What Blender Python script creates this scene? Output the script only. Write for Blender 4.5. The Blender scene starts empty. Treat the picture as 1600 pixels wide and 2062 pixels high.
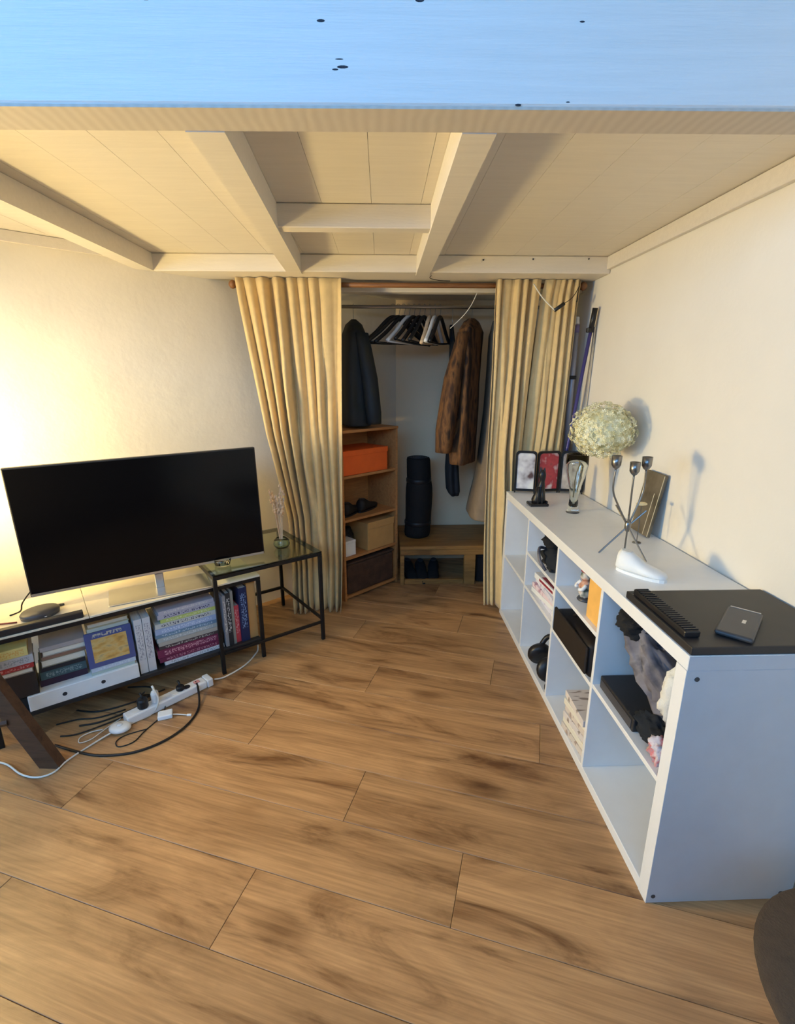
import bpy, bmesh, math, random
from mathutils import Vector, Matrix, noise
random.seed(7)
S = bpy.context.scene
COL = S.collection
PI = math.pi

# ------------------------------------------------------------------ camera
PITCH, YAW, FPX = math.radians(15.35), math.radians(1.80), 980.0
cam_data = bpy.data.cameras.new('camera')
cam = bpy.data.objects.new('camera', cam_data); COL.objects.link(cam)
cam_data.sensor_fit = 'HORIZONTAL'; cam_data.sensor_width = 36.0
cam_data.lens = FPX * 36.0 / 1600.0
cam_data.clip_start = 0.02
fw = Vector((math.sin(YAW)*math.cos(PITCH), math.cos(YAW)*math.cos(PITCH), -math.sin(PITCH)))
rt = Vector((math.cos(YAW), -math.sin(YAW), 0)); up = rt.cross(fw)
m = Matrix((rt, up, -fw)).transposed().to_4x4(); m.translation = (0, 0, 1.4)
cam.matrix_world = m
S.camera = cam

# ------------------------------------------------------------------ light
W = bpy.data.worlds.new('sky'); S.world = W; W.use_nodes = True
bg = W.node_tree.nodes['Background']
bg.inputs[0].default_value = (0.42, 0.66, 1.0, 1); bg.inputs[1].default_value = 0.5
ld = bpy.data.lights.new('window_daylight', 'AREA'); ld.shape = 'RECTANGLE'
ld.size, ld.size_y = 2.6, 0.9; ld.energy = 66; ld.color = (0.20, 0.51, 1.0)
lo = bpy.data.objects.new('window_daylight', ld); COL.objects.link(lo)
lo.location = (-1.15, -1.28, 2.20); lo.rotation_euler = (PI/2, 0, 0)
ld2 = bpy.data.lights.new('side_fill_light', 'AREA'); ld2.shape = 'RECTANGLE'  # unseen side light, added to brighten the right wall and the unit
ld2.size, ld2.size_y = 1.4, 1.2; ld2.energy = 72; ld2.color = (0.22, 0.56, 1.0)
lo2 = bpy.data.objects.new('side_fill_light', ld2); COL.objects.link(lo2)
lo2.location = (-3.24, -0.25, 1.55); lo2.rotation_euler = (PI/2, 0, -PI/2)
LAMP_COLOR, LAMP_STRENGTH = (1.0, 0.75, 0.31), 245.0
S.view_settings.view_transform = 'Standard'; S.view_settings.look = 'None'
S.view_settings.gamma = 1.0; S.view_settings.use_curve_mapping = False
S.view_settings.exposure = 0.08

# ------------------------------------------------------------------ materials
def _nt(name):
    m = bpy.data.materials.new(name); m.use_nodes = True
    return m, m.node_tree, m.node_tree.nodes['Principled BSDF']
def mat(name, col, rough=0.6, metal=0.0, var=0.08, scale=18.0, bump=0.0, bscale=60.0, stretch=(1,1,1), trans=0.0, ior=1.45, spec=0.5, sheen=0.0, alpha=None):
    m, nt, b = _nt(name)
    N, L = nt.nodes, nt.links
    tc = N.new('ShaderNodeTexCoord'); mp = N.new('ShaderNodeMapping'); mp.inputs['Scale'].default_value = stretch
    L.new(tc.outputs['Object'], mp.inputs['Vector'])
    if var > 0:
        nz = N.new('ShaderNodeTexNoise'); nz.inputs['Scale'].default_value = scale; nz.inputs['Detail'].default_value = 4
        L.new(mp.outputs['Vector'], nz.inputs['Vector'])
        rp = N.new('ShaderNodeValToRGB')
        rp.color_ramp.elements[0].position = 0.3; rp.color_ramp.elements[1].position = 0.7
        rp.color_ramp.elements[0].color = (*[c*(1-var) for c in col], 1)
        rp.color_ramp.elements[1].color = (*[min(1, c*(1+var)) for c in col], 1)
        L.new(nz.outputs['Fac'], rp.inputs['Fac']); L.new(rp.outputs['Color'], b.inputs['Base Color'])
    else:
        b.inputs['Base Color'].default_value = (*col, 1)
    b.inputs['Roughness'].default_value = rough; b.inputs['Metallic'].default_value = metal
    b.inputs['IOR'].default_value = ior; b.inputs['Transmission Weight'].default_value = trans
    b.inputs['Specular IOR Level'].default_value = spec
    if sheen: b.inputs['Sheen Weight'].default_value = sheen
    if bump > 0:
        n2 = N.new('ShaderNodeTexNoise'); n2.inputs['Scale'].default_value = bscale; n2.inputs['Detail'].default_value = 5
        L.new(mp.outputs['Vector'], n2.inputs['Vector'])
        bp = N.new('ShaderNodeBump'); bp.inputs['Strength'].default_value = bump; bp.inputs['Distance'].default_value = 0.01
        L.new(n2.outputs['Fac'], bp.inputs['Height']); L.new(bp.outputs['Normal'], b.inputs['Normal'])
    return m
def wood(name, dark, light, scale=(1.0, 9.0, 9.0), rough=0.5, knots=True, big=3.0, rnd=True):
    m, nt, b = _nt(name); N, L = nt.nodes, nt.links
    tc = N.new('ShaderNodeTexCoord'); oi = N.new('ShaderNodeObjectInfo')
    mp = N.new('ShaderNodeMapping'); mp.inputs['Scale'].default_value = scale
    add = N.new('ShaderNodeVectorMath'); add.operation = 'ADD'
    if rnd:
        mul = N.new('ShaderNodeMath'); mul.operation = 'MULTIPLY'; mul.inputs[1].default_value = 37.0
        L.new(oi.outputs['Random'], mul.inputs[0]); L.new(mul.outputs[0], add.inputs[1])
    L.new(tc.outputs['Object'], add.inputs[0]); L.new(add.outputs[0], mp.inputs['Vector'])
    n1 = N.new('ShaderNodeTexNoise'); n1.inputs['Scale'].default_value = big; n1.inputs['Detail'].default_value = 6
    n1.inputs['Roughness'].default_value = 0.62; n1.inputs['Distortion'].default_value = 1.1
    L.new(mp.outputs['Vector'], n1.inputs['Vector'])
    r1 = N.new('ShaderNodeValToRGB'); e = r1.color_ramp.elements
    e[0].position = 0.30; e[0].color = (*dark, 1); e[1].position = 0.62; e[1].color = (*light, 1)
    mid = e.new(0.45); mid.color = (*[0.35*a+0.65*c for a, c in zip(dark, light)], 1)
    L.new(n1.outputs['Fac'], r1.inputs['Fac'])
    n2 = N.new('ShaderNodeTexNoise'); n2.inputs['Scale'].default_value = big*7; n2.inputs['Detail'].default_value = 4
    mp2 = N.new('ShaderNodeMapping'); mp2.inputs['Scale'].default_value = (0.35, 2.4, 2.4)
    L.new(mp.outputs['Vector'], mp2.inputs['Vector']); L.new(mp2.outputs['Vector'], n2.inputs['Vector'])
    r2 = N.new('ShaderNodeValToRGB'); r2.color_ramp.elements[0].position = 0.3; r2.color_ramp.elements[1].position = 0.65
    r2.color_ramp.elements[0].color = (0.72, 0.70, 0.68, 1); r2.color_ramp.elements[1].color = (1, 1, 1, 1)
    L.new(n2.outputs['Fac'], r2.inputs['Fac'])
    mx = N.new('ShaderNodeMix'); mx.data_type = 'RGBA'; mx.blend_type = 'MULTIPLY'; mx.inputs['Factor'].default_value = 1.0
    L.new(r1.outputs['Color'], mx.inputs['A']); L.new(r2.outputs['Color'], mx.inputs['B'])
    out = mx.outputs['Result']
    if knots:
        vo = N.new('ShaderNodeTexVoronoi'); vo.inputs['Scale'].default_value = 2.1
        mk = N.new('ShaderNodeMapping'); mk.inputs['Scale'].default_value = (1.0, 2.0, 1.0)
        dn = N.new('ShaderNodeTexNoise'); dn.inputs['Scale'].default_value = 9.0
        dm = N.new('ShaderNodeMix'); dm.data_type = 'VECTOR'; dm.inputs['Factor'].default_value = 0.09
        L.new(add.outputs[0], mk.inputs['Vector']); L.new(mk.outputs['Vector'], dn.inputs['Vector'])
        L.new(mk.outputs['Vector'], dm.inputs['A']); L.new(dn.outputs['Color'], dm.inputs['B'])
        L.new(dm.outputs['Result'], vo.inputs['Vector'])
        r3 = N.new('ShaderNodeValToRGB'); r3.color_ramp.elements[0].position = 0.02; r3.color_ramp.elements[1].position = 0.20
        r3.color_ramp.elements[0].color = (0.42, 0.34, 0.28, 1); r3.color_ramp.elements[1].color = (1, 1, 1, 1)
        L.new(vo.outputs['Distance'], r3.inputs['Fac'])
        m3 = N.new('ShaderNodeMix'); m3.data_type = 'RGBA'; m3.blend_type = 'MULTIPLY'; m3.inputs['Factor'].default_value = 0.85
        L.new(out, m3.inputs['A']); L.new(r3.outputs['Color'], m3.inputs['B']); out = m3.outputs['Result']
    if rnd:
        hs = N.new('ShaderNodeHueSaturation'); mr = N.new('ShaderNodeMapRange')
        mr.inputs['To Min'].default_value = 0.88; mr.inputs['To Max'].default_value = 1.10
        L.new(oi.outputs['Random'], mr.inputs['Value']); L.new(mr.outputs['Result'], hs.inputs['Value'])
        L.new(out, hs.inputs['Color']); out = hs.outputs['Color']
    L.new(out, b.inputs['Base Color'])
    b.inputs['Roughness'].default_value = rough
    bp = N.new('ShaderNodeBump'); bp.inputs['Strength'].default_value = 0.08; bp.inputs['Distance'].default_value = 0.004
    L.new(n2.outputs['Fac'], bp.inputs['Height']); L.new(bp.outputs['Normal'], b.inputs['Normal'])
    return m
def emit(name, col, st):
    m = bpy.data.materials.new(name); m.use_nodes = True; nt = m.node_tree
    nt.nodes.remove(nt.nodes['Principled BSDF']); e = nt.nodes.new('ShaderNodeEmission')
    e.inputs[0].default_value = (*col, 1); e.inputs[1].default_value = st
    nt.links.new(e.outputs[0], nt.nodes['Material Output'].inputs[0]); return m
def printed(name, base, ink, scale=(60, 60, 12), thr=0.52):      # illegible small print on a spine or a sheet
    m, nt, b = _nt(name); N, L = nt.nodes, nt.links
    tc = N.new('ShaderNodeTexCoord'); mp = N.new('ShaderNodeMapping'); mp.inputs['Scale'].default_value = scale
    nz = N.new('ShaderNodeTexNoise'); nz.inputs['Scale'].default_value = 1.0; nz.inputs['Detail'].default_value = 1.5
    L.new(tc.outputs['Object'], mp.inputs['Vector']); L.new(mp.outputs['Vector'], nz.inputs['Vector'])
    rp = N.new('ShaderNodeValToRGB'); rp.color_ramp.elements[0].position = thr-0.03; rp.color_ramp.elements[1].position = thr+0.03
    rp.color_ramp.elements[0].color = (*base, 1); rp.color_ramp.elements[1].color = (*ink, 1)
    L.new(nz.outputs['Fac'], rp.inputs['Fac']); L.new(rp.outputs['Color'], b.inputs['Base Color'])
    b.inputs['Roughness'].default_value = 0.7; return m
def blotch(name, cols, scale=14.0, rough=0.5, detail=2.0, stretch=(1, 1, 1)):               # several colours in soft patches
    m, nt, b = _nt(name); N, L = nt.nodes, nt.links
    tc = N.new('ShaderNodeTexCoord'); mp = N.new('ShaderNodeMapping'); mp.inputs['Scale'].default_value = stretch
    nz = N.new('ShaderNodeTexNoise'); nz.inputs['Scale'].default_value = scale; nz.inputs['Detail'].default_value = detail
    L.new(tc.outputs['Object'], mp.inputs['Vector']); L.new(mp.outputs['Vector'], nz.inputs['Vector'])
    rp = N.new('ShaderNodeValToRGB'); el = rp.color_ramp.elements
    n = len(cols)
    for i, c in enumerate(cols):
        p = 0.32 + 0.36*i/(n-1)
        if i < 2: e = el[i]; e.position = p
        else: e = el.new(p)
        e.color = (*c, 1)
    L.new(nz.outputs['Fac'], rp.inputs['Fac']); L.new(rp.outputs['Color'], b.inputs['Base Color'])
    b.inputs['Roughness'].default_value = rough; return m
def stripes(name, a, c, freq, rough=0.7):                    # cut plywood edge: fine strokes across the board
    m, nt, b = _nt(name); N, L = nt.nodes, nt.links
    tc = N.new('ShaderNodeTexCoord'); wv = N.new('ShaderNodeTexWave'); wv.inputs['Scale'].default_value = freq
    wv.inputs['Distortion'].default_value = 2.5; wv.inputs['Detail'].default_value = 2
    L.new(tc.outputs['Object'], wv.inputs['Vector'])
    rp = N.new('ShaderNodeValToRGB'); rp.color_ramp.elements[0].color = (*a, 1); rp.color_ramp.elements[1].color = (*c, 1)
    L.new(wv.outputs['Fac'], rp.inputs['Fac']); L.new(rp.outputs['Color'], b.inputs['Base Color'])
    bp = N.new('ShaderNodeBump'); bp.inputs['Strength'].default_value = 0.10; bp.inputs['Distance'].default_value = 0.002
    L.new(wv.outputs['Fac'], bp.inputs['Height']); L.new(bp.outputs['Normal'], b.inputs['Normal'])
    b.inputs['Roughness'].default_value = rough; return m

M = {}
M['plaster'] = mat('plaster', (0.80, 0.735, 0.61), 0.85, var=0.03, scale=5, bump=0.16, bscale=22, spec=0.2)
M['plaster_smooth'] = mat('plaster_smooth', (0.80, 0.75, 0.66), 0.75, var=0.02, scale=4, bump=0.10, bscale=50, spec=0.25)
M['plaster_warm'] = mat('plaster_warm', (0.92, 0.74, 0.50), 0.8, var=0.02, scale=4, bump=0.08, bscale=50, spec=0.2)
M['room_wall'] = mat('room_wall', (0.11, 0.11, 0.115), 0.85, var=0.05, scale=5)
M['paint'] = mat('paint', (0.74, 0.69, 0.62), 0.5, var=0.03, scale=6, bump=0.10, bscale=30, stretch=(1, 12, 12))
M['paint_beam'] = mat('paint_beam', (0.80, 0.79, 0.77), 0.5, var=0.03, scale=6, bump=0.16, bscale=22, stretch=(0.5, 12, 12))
M['ply_edge'] = stripes('ply_edge', (0.52, 0.47, 0.42), (0.57, 0.52, 0.465), 13.0)
M['chip'] = mat('chip', (0.035, 0.04, 0.055), 0.8, var=0.5, scale=120)
M['floor'] = wood('floor', (0.16, 0.066, 0.022), (0.57, 0.325, 0.145), scale=(1.0, 5.0, 5.0), rough=0.42, big=1.7)
M['floor_base'] = mat('floor_base', (0.06, 0.035, 0.02), 0.9)
M['unit'] = mat('unit', (0.80, 0.80, 0.79), 0.35, var=0.015)
M['unit_end_shade'] = mat('unit_end_shade', (0.50, 0.53, 0.58), 0.4, var=0.02)  # unit white with the end face's dim blue shade put into the colour
M['black_metal'] = mat('black_metal', (0.012, 0.012, 0.013), 0.4, 0.3, var=0.1)
M['black_board'] = mat('black_board', (0.022, 0.021, 0.022), 0.45, var=0.1)
M['black_plastic'] = mat('black_plastic', (0.012, 0.012, 0.014), 0.4, var=0.1)
M['dark_grey'] = mat('dark_grey', (0.055, 0.055, 0.06), 0.4, var=0.1)
M['screen'] = mat('screen', (0.002, 0.002, 0.003), 0.15, var=0.0, spec=0.25)
M['silver'] = mat('silver', (0.62, 0.62, 0.62), 0.3, 0.9, var=0.03)
M['steel'] = mat('steel', (0.42, 0.41, 0.40), 0.28, 1.0, var=0.04)
M['gunmetal'] = mat('gunmetal', (0.24, 0.235, 0.23), 0.3, 0.9, var=0.05)
M['glass_lit_cream'] = mat('glass_lit_cream', (0.78, 0.70, 0.54), 0.25, var=0.02)  # opaque console glass, with the lit wall showing in it painted as cream
M['glass'] = mat('glass', (0.93, 0.97, 0.95), 0.02, var=0.0, trans=1.0, ior=1.45)
M['glass_green'] = mat('glass_green', (0.75, 0.88, 0.80), 0.04, var=0.0, trans=1.0, ior=1.45)
M['curtain'] = mat('curtain', (0.68, 0.505, 0.25), 0.9, var=0.06, scale=25, bump=0.08, bscale=300, spec=0.1, sheen=0.2)
M['rod_wood'] = wood('rod_wood', (0.16, 0.06, 0.02), (0.30, 0.13, 0.045), knots=False)
M['case_wood'] = wood('case_wood', (0.40, 0.16, 0.05), (0.58, 0.27, 0.09), knots=False, rnd=False)
M['bench_wood'] = wood('bench_wood', (0.22, 0.095, 0.022), (0.44, 0.22, 0.06), knots=False, rnd=False)
M['lamp_wood'] = wood('lamp_wood', (0.045, 0.02, 0.01), (0.10, 0.05, 0.025), knots=False, rnd=False)
M['orange'] = mat('orange', (0.80, 0.13, 0.02), 0.6, var=0.04)
M['kraft'] = mat('kraft', (0.54, 0.30, 0.10), 0.8, var=0.06)
M['white'] = mat('white', (0.82, 0.82, 0.80), 0.5, var=0.03)
M['white_gloss'] = mat('white_gloss', (0.85, 0.86, 0.86), 0.25, var=0.02)
M['paper'] = mat('paper', (0.78, 0.72, 0.58), 0.8, var=0.10, scale=4, stretch=(1, 1, 60))
M['paper_up'] = mat('paper_up', (0.76, 0.73, 0.66), 0.8, var=0.10, scale=4, stretch=(60, 1, 1))
M['leather'] = mat('leather', (0.012, 0.008, 0.007), 0.65, var=0.2)
M['basket'] = mat('basket', (0.07, 0.035, 0.02), 0.8, var=0.25, bump=0.5, bscale=90)
M['fur'] = blotch('fur', [(0.014, 0.006, 0.003), (0.055, 0.022, 0.008), (0.15, 0.065, 0.018), (0.025, 0.011, 0.005)], 9, 0.85, 4, (3.0, 3.0, 0.8))
M['navy'] = mat('navy', (0.010, 0.013, 0.018), 0.9, var=0.2)
M['black_cloth'] = mat('black_cloth', (0.010, 0.010, 0.011), 0.9, var=0.2, bump=0.3, bscale=120)
M['jacket'] = blotch('jacket', [(0.006, 0.010, 0.009), (0.010, 0.016, 0.022), (0.018, 0.022, 0.014)], 7, 0.7, 3, (2, 2, 0.6))
M['taupe'] = mat('taupe', (0.22, 0.165, 0.11), 0.9, var=0.12)
M['grey_cloth'] = blotch('grey_cloth', [(0.06, 0.06, 0.075), (0.14, 0.13, 0.15), (0.20, 0.19, 0.21), (0.04, 0.04, 0.055)], 12, 0.9, 4)
M['print_cloth'] = blotch('print_cloth', [(0.45, 0.42, 0.52), (0.60, 0.56, 0.60), (0.60, 0.16, 0.17), (0.30, 0.28, 0.36)], 26, 0.9, 3)
M['towel'] = mat('towel', (0.74, 0.73, 0.68), 0.95, var=0.05, bump=0.4, bscale=160)
M['mat_foam'] = mat('mat_foam', (0.007, 0.006, 0.006), 0.8, var=0.15, bump=0.2, bscale=140)
M['pouf'] = mat('pouf', (0.06, 0.043, 0.030), 0.95, var=0.12, scale=40, bump=0.4, bscale=220)
M['petal'] = blotch('petal', [(0.62, 0.55, 0.26), (0.86, 0.80, 0.50), (0.90, 0.86, 0.64)], 30, 0.8, 3)
M['stem'] = mat('stem', (0.25, 0.19, 0.09), 0.8)
M['twig'] = mat('twig', (0.76, 0.56, 0.36), 0.85, var=0.15)
M['white_cable'] = mat('white_cable', (0.78, 0.74, 0.66), 0.5, var=0.02)
M['cable'] = mat('cable', (0.012, 0.010, 0.010), 0.5, var=0.05)
M['red_cable'] = mat('red_cable', (0.20, 0.03, 0.02), 0.5, var=0.05)
M['purple'] = mat('purple', (0.065, 0.055, 0.20), 0.35, 0.2, var=0.05)
M['grey_pole'] = mat('grey_pole', (0.36, 0.36, 0.40), 0.4, 0.3, var=0.05)
M['violet_band'] = mat('violet_band', (0.20, 0.16, 0.30), 0.5)
M['canvas'] = blotch('canvas', [(0.075, 0.06, 0.035), (0.13, 0.105, 0.07), (0.17, 0.14, 0.10)], 9, 0.8, 4)
M['cream'] = mat('cream', (0.74, 0.66, 0.46), 0.6)
M['gold'] = mat('gold', (0.74, 0.62, 0.36), 0.4, 0.3)
M['photo_grey'] = blotch('photo_grey', [(0.10, 0.06, 0.06), (0.46, 0.45, 0.48), (0.66, 0.66, 0.68), (0.80, 0.80, 0.74)], 16, 0.3, 2)
M['photo_red'] = blotch('photo_red', [(0.66, 0.55, 0.53), (0.36, 0.03, 0.045), (0.45, 0.05, 0.06), (0.13, 0.05, 0.05)], 16, 0.3, 2)
M['photo_pale'] = blotch('photo_pale', [(0.18, 0.14, 0.13), (0.42, 0.38, 0.35), (0.60, 0.56, 0.50)], 18, 0.3, 2)
M['figure'] = blotch('figure', [(0.06, 0.09, 0.07), (0.66, 0.62, 0.55), (0.62, 0.33, 0.22), (0.24, 0.05, 0.03)], 26, 0.4, 1)
M['amber'] = mat('amber', (0.82, 0.46, 0.12), 0.5, var=0.08)
M['mag_white'] = printed('mag_white', (0.72, 0.70, 0.78), (0.50, 0.45, 0.58), (30, 30, 30), 0.58)
M['mag_red'] = mat('mag_red', (0.28, 0.03, 0.05), 0.5, var=0.1)
M['mag_pink'] = printed('mag_pink', (0.76, 0.62, 0.66), (0.45, 0.22, 0.28), (14, 60, 20), 0.60)
M['socket_dark'] = mat('socket_dark', (0.03, 0.03, 0.035), 0.5)

# ------------------------------------------------------------------ mesh helpers
def B(): return bmesh.new()
def obj(name, bm, material, parent=None, smooth=False, loc=None, rot=None):
    me = bpy.data.meshes.new(name)
    bmesh.ops.recalc_face_normals(bm, faces=bm.faces[:])
    if smooth:
        for f in bm.faces: f.smooth = True
    bm.to_mesh(me); bm.free()
    for mm in (material if isinstance(material, (list, tuple)) else [material]): me.materials.append(mm)
    o = bpy.data.objects.new(name, me); COL.objects.link(o)
    if parent: o.parent = parent
    if loc is not None: o.location = loc
    if rot is not None: o.rotation_euler = rot
    return o
def thing(name, label, cat, loc=(0, 0, 0), rot=(0, 0, 0), group=None):
    o = bpy.data.objects.new(name, None); COL.objects.link(o); o.location = loc
    o.rotation_euler = rot if isinstance(rot, (tuple, list)) else (0, 0, rot)
    o.empty_display_size = 0.05
    o['label'] = label; o['category'] = cat
    if group: o['group'] = group
    return o
def tag(o, label, cat, group=None):
    o['label'] = label; o['category'] = cat
    if group: o['group'] = group
    return o
def struct(o): o['kind'] = 'structure'; return o
def box(bm, x0, x1, y0, y1, z0, z1, bev=0.0, seg=1, mx=None):
    vs = [bm.verts.new(v) for v in ((x0,y0,z0),(x1,y0,z0),(x1,y1,z0),(x0,y1,z0),(x0,y0,z1),(x1,y0,z1),(x1,y1,z1),(x0,y1,z1))]
    fs = [bm.faces.new([vs[i] for i in q]) for q in ((3,2,1,0),(4,5,6,7),(0,1,5,4),(1,2,6,5),(2,3,7,6),(3,0,4,7))]
    if mx is not None: bmesh.ops.transform(bm, matrix=mx, verts=vs)
    if bev > 0:
        es = list({e for f in fs for e in f.edges})
        bmesh.ops.bevel(bm, geom=es, offset=bev, segments=seg, affect='EDGES', profile=0.5)
    return bm
def bx(x0, x1, y0, y1, z0, z1, bev=0.0, seg=1, mx=None): return box(B(), x0, x1, y0, y1, z0, z1, bev, seg, mx)
def prism(bm, poly, h0, h1, mx=None):
    a = [bm.verts.new((p[0], p[1], h0)) for p in poly]; c = [bm.verts.new((p[0], p[1], h1)) for p in poly]
    bm.faces.new(a[::-1]); bm.faces.new(c)
    for i in range(len(poly)):
        j = (i+1) % len(poly); bm.faces.new((a[i], a[j], c[j], c[i]))
    if mx is not None: bmesh.ops.transform(bm, matrix=mx, verts=a+c)
    return bm
def rings(bm, rs, caps=True, closed=True):
    R = [[bm.verts.new(p) for p in r] for r in rs]
    n = len(R[0])
    for a, c in zip(R, R[1:]):
        for i in range(n if closed else n-1):
            j = (i+1) % n; bm.faces.new((a[i], a[j], c[j], c[i]))
    if caps: bm.faces.new(R[0][::-1]); bm.faces.new(R[-1])
    return R
def smooth_pts(pts, sub=6):
    P = [Vector(p) for p in pts]; out = []
    for i in range(len(P)-1):
        p0 = P[max(i-1, 0)]; p1 = P[i]; p2 = P[i+1]; p3 = P[min(i+2, len(P)-1)]
        for k in range(sub):
            t = k/sub
            out.append(0.5*((2*p1)+(p2-p0)*t+(2*p0-5*p1+4*p2-p3)*t*t+(3*p1-p0-3*p2+p3)*t**3))
    out.append(P[-1]); return out
def tube(bm, pts, r, n=8, sub=0):
    P = smooth_pts(pts, sub) if sub else [Vector(p) for p in pts]
    rr = r if isinstance(r, (list, tuple)) else None
    rs = []; nrm = None
    for i, p in enumerate(P):
        t = (P[min(i+1, len(P)-1)] - P[max(i-1, 0)]).normalized()
        if nrm is None:
            nrm = t.orthogonal().normalized()
        else:
            nrm = (nrm - t*nrm.dot(t)).normalized()
        b = t.cross(nrm)
        q = (rr[0] + (rr[1]-rr[0])*i/(len(P)-1)) if rr else r
        rs.append([p + nrm*math.cos(2*PI*k/n)*q + b*math.sin(2*PI*k/n)*q for k in range(n)])
    rings(bm, rs); return bm
def tb(pts, r, n=8, sub=0): return tube(B(), pts, r, n, sub)
def lathe(bm, prof, n=24, c=(0, 0, 0), caps=True):
    rings(bm, [[(c[0]+r*math.cos(2*PI*k/n), c[1]+r*math.sin(2*PI*k/n), c[2]+z) for k in range(n)] for r, z in prof], caps); return bm
def rotm(ax, ang, c=(0, 0, 0)): return Matrix.Translation(c) @ Matrix.Rotation(ang, 4, ax) @ Matrix.Translation([-v for v in c])
def blob(sx, sy, sz, amp=0.12, freq=3.0, seed=0, nu=28, nv=16, p=2.6, flat=True):
    bm = B(); rs = []
    sg = lambda v, e: math.copysign(abs(v)**e, v)
    for i in range(1, nv):
        ph = -PI/2 + PI*i/nv; r = []
        for k in range(nu):
            th = 2*PI*k/nu; e = 2/p
            v = Vector((sg(math.cos(ph), e)*sg(math.cos(th), e), sg(math.cos(ph), e)*sg(math.sin(th), e), sg(math.sin(ph), e)))
            d = 1 + amp*noise.noise(v*freq + Vector((seed*7.3, seed*3.1, seed))) + amp*0.6*noise.noise(v*freq*2.3 + Vector((seed, 9, 4)))
            v = v*d
            z = v.z*sz
            if flat and z < -sz*0.8: z = -sz*0.8
            r.append((v.x*sx, v.y*sy, z))
        rs.append(r)
    rings(bm, rs); return bm

# ------------------------------------------------------------------ room
XW = 1.136; YB = 3.68; ZC = 2.9
LP = Vector((-1.10, 2.62)); LD = Vector((1.204, 1.06)).normalized(); LN = Vector((-LD.y, LD.x))
def wall_y(x): return LP.y + (x-LP.x)*LD.y/LD.x
struct(obj('wall_right', bx(XW, XW+0.1, -1.7, YB+0.1, 0, ZC), M['plaster_smooth']))
a = LP + LD*(-2.75); b_ = Vector((0.104, YB)) + LD*0.12
struct(obj('wall_left', prism(B(), [tuple(a), tuple(b_), tuple(b_+LN*0.1), tuple(a+LN*0.1)], 0, ZC), M['plaster']))
struct(obj('wall_back', bx(0.0, XW, YB, YB+0.1, 0, ZC), M['plaster_warm']))
VY0, VY1, VZ0, VZ1 = -.97, .47, .93, 2.17
for i_, q in enumerate(((-1.3, VY0, 0, ZC), (VY1, a.y+.05, 0, ZC), (VY0, VY1, 0, VZ0), (VY0, VY1, VZ1, ZC))):
    struct(obj('wall_west' + ('.%03d' % i_ if i_ else ''), bx(a.x-0.1, a.x, q[0], q[1], q[2], q[3]), M['room_wall']))
w2 = bpy.data.objects.new('fill_window', None); COL.objects.link(w2); struct(w2)  # opening and frame added around the side fill light
for q in ((VY0, VY0+.05, VZ0, VZ1), (VY1-.05, VY1, VZ0, VZ1), (VY0+.05, VY1-.05, VZ0, VZ0+.05), (VY0+.05, VY1-.05, VZ1-.05, VZ1)):
    obj('frame_bar', bx(a.x-.06, a.x-.02, q[0], q[1], q[2], q[3]), M['paint'], w2)
FY = -1.2; WX0, WX1, WZ0, WZ1 = -2.5, 0.2, 1.70, 2.70
struct(obj('wall_front', bx(a.x-0.1, WX0, FY-.1, FY, 0, ZC), M['room_wall']))
struct(obj('wall_front.001', bx(WX1, XW+0.1, FY-.1, FY, 0, ZC), M['room_wall']))
struct(obj('wall_front.002', bx(WX0, WX1, FY-.1, FY, 0, WZ0), M['room_wall']))
struct(obj('wall_front.003', bx(WX0, WX1, FY-.1, FY, WZ1, ZC), M['room_wall']))
w = bpy.data.objects.new('window_1', None); COL.objects.link(w); struct(w)
for q in ((WX0, WX0+.05, WZ0, WZ1), (WX1-.05, WX1, WZ0, WZ1), (WX0+.05, WX1-.05, WZ0, WZ0+.05), (WX0+.05, WX1-.05, WZ1-.05, WZ1), (-1.17, -1.13, WZ0+.05, WZ1-.05)):
    obj('frame_bar', bx(q[0], q[1], FY-.06, FY-.02, q[2], q[3]), M['paint'], w)
struct(obj('ceiling', bx(a.x-0.1, XW+0.1, -1.8, YB+0.1, ZC, ZC+0.1), M['room_wall']))

# floor of separate planks
fl = struct(obj('floor', bx(a.x-0.1, XW+0.1, -1.8, YB+0.1, -0.06, -0.014), M['floor_base']))
ang = math.radians(-18.0); U = Vector((math.cos(ang), math.sin(ang))); V = Vector((-U.y, U.x))
PL, PW, GAP = 1.33, 0.22, 0.0012
pm = bx(0, PL-GAP, 0, PW-GAP, -0.014, 0, 0.0011); pme = None
row_joint = {0: -1.38, 1: -0.71, 2: -0.13, 3: -0.525, 4: -1.02}
for r in range(-14, 16):
    off = row_joint.get(r, (r*0.4137*PL) % PL)
    for k in range(-5, 5):
        u0 = off + k*PL; v0 = 0.511 + r*PW
        c = U*(u0+PL/2) + V*(v0+PW/2)
        cs = [U*(u0+i*PL) + V*(v0+j*PW) for i in (0, 1) for j in (0, 1)]
        if max(p.x for p in cs) < a.x-0.05 or min(p.x for p in cs) > XW or max(p.y for p in cs) < -0.35 or min(p.y for p in cs) > YB: continue
        if c.x < 0.1 and (c-LP).dot(LN) > 0.75: continue
        p0 = U*u0 + V*v0
        if pme is None:
            o = obj('plank', pm, M['floor'], fl); pme = o.data
        else:
            o = bpy.data.objects.new('plank', pme); COL.objects.link(o); o.parent = fl
        o.location = (p0.x, p0.y, 0); o.rotation_euler = (0, 0, ang)

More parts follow.
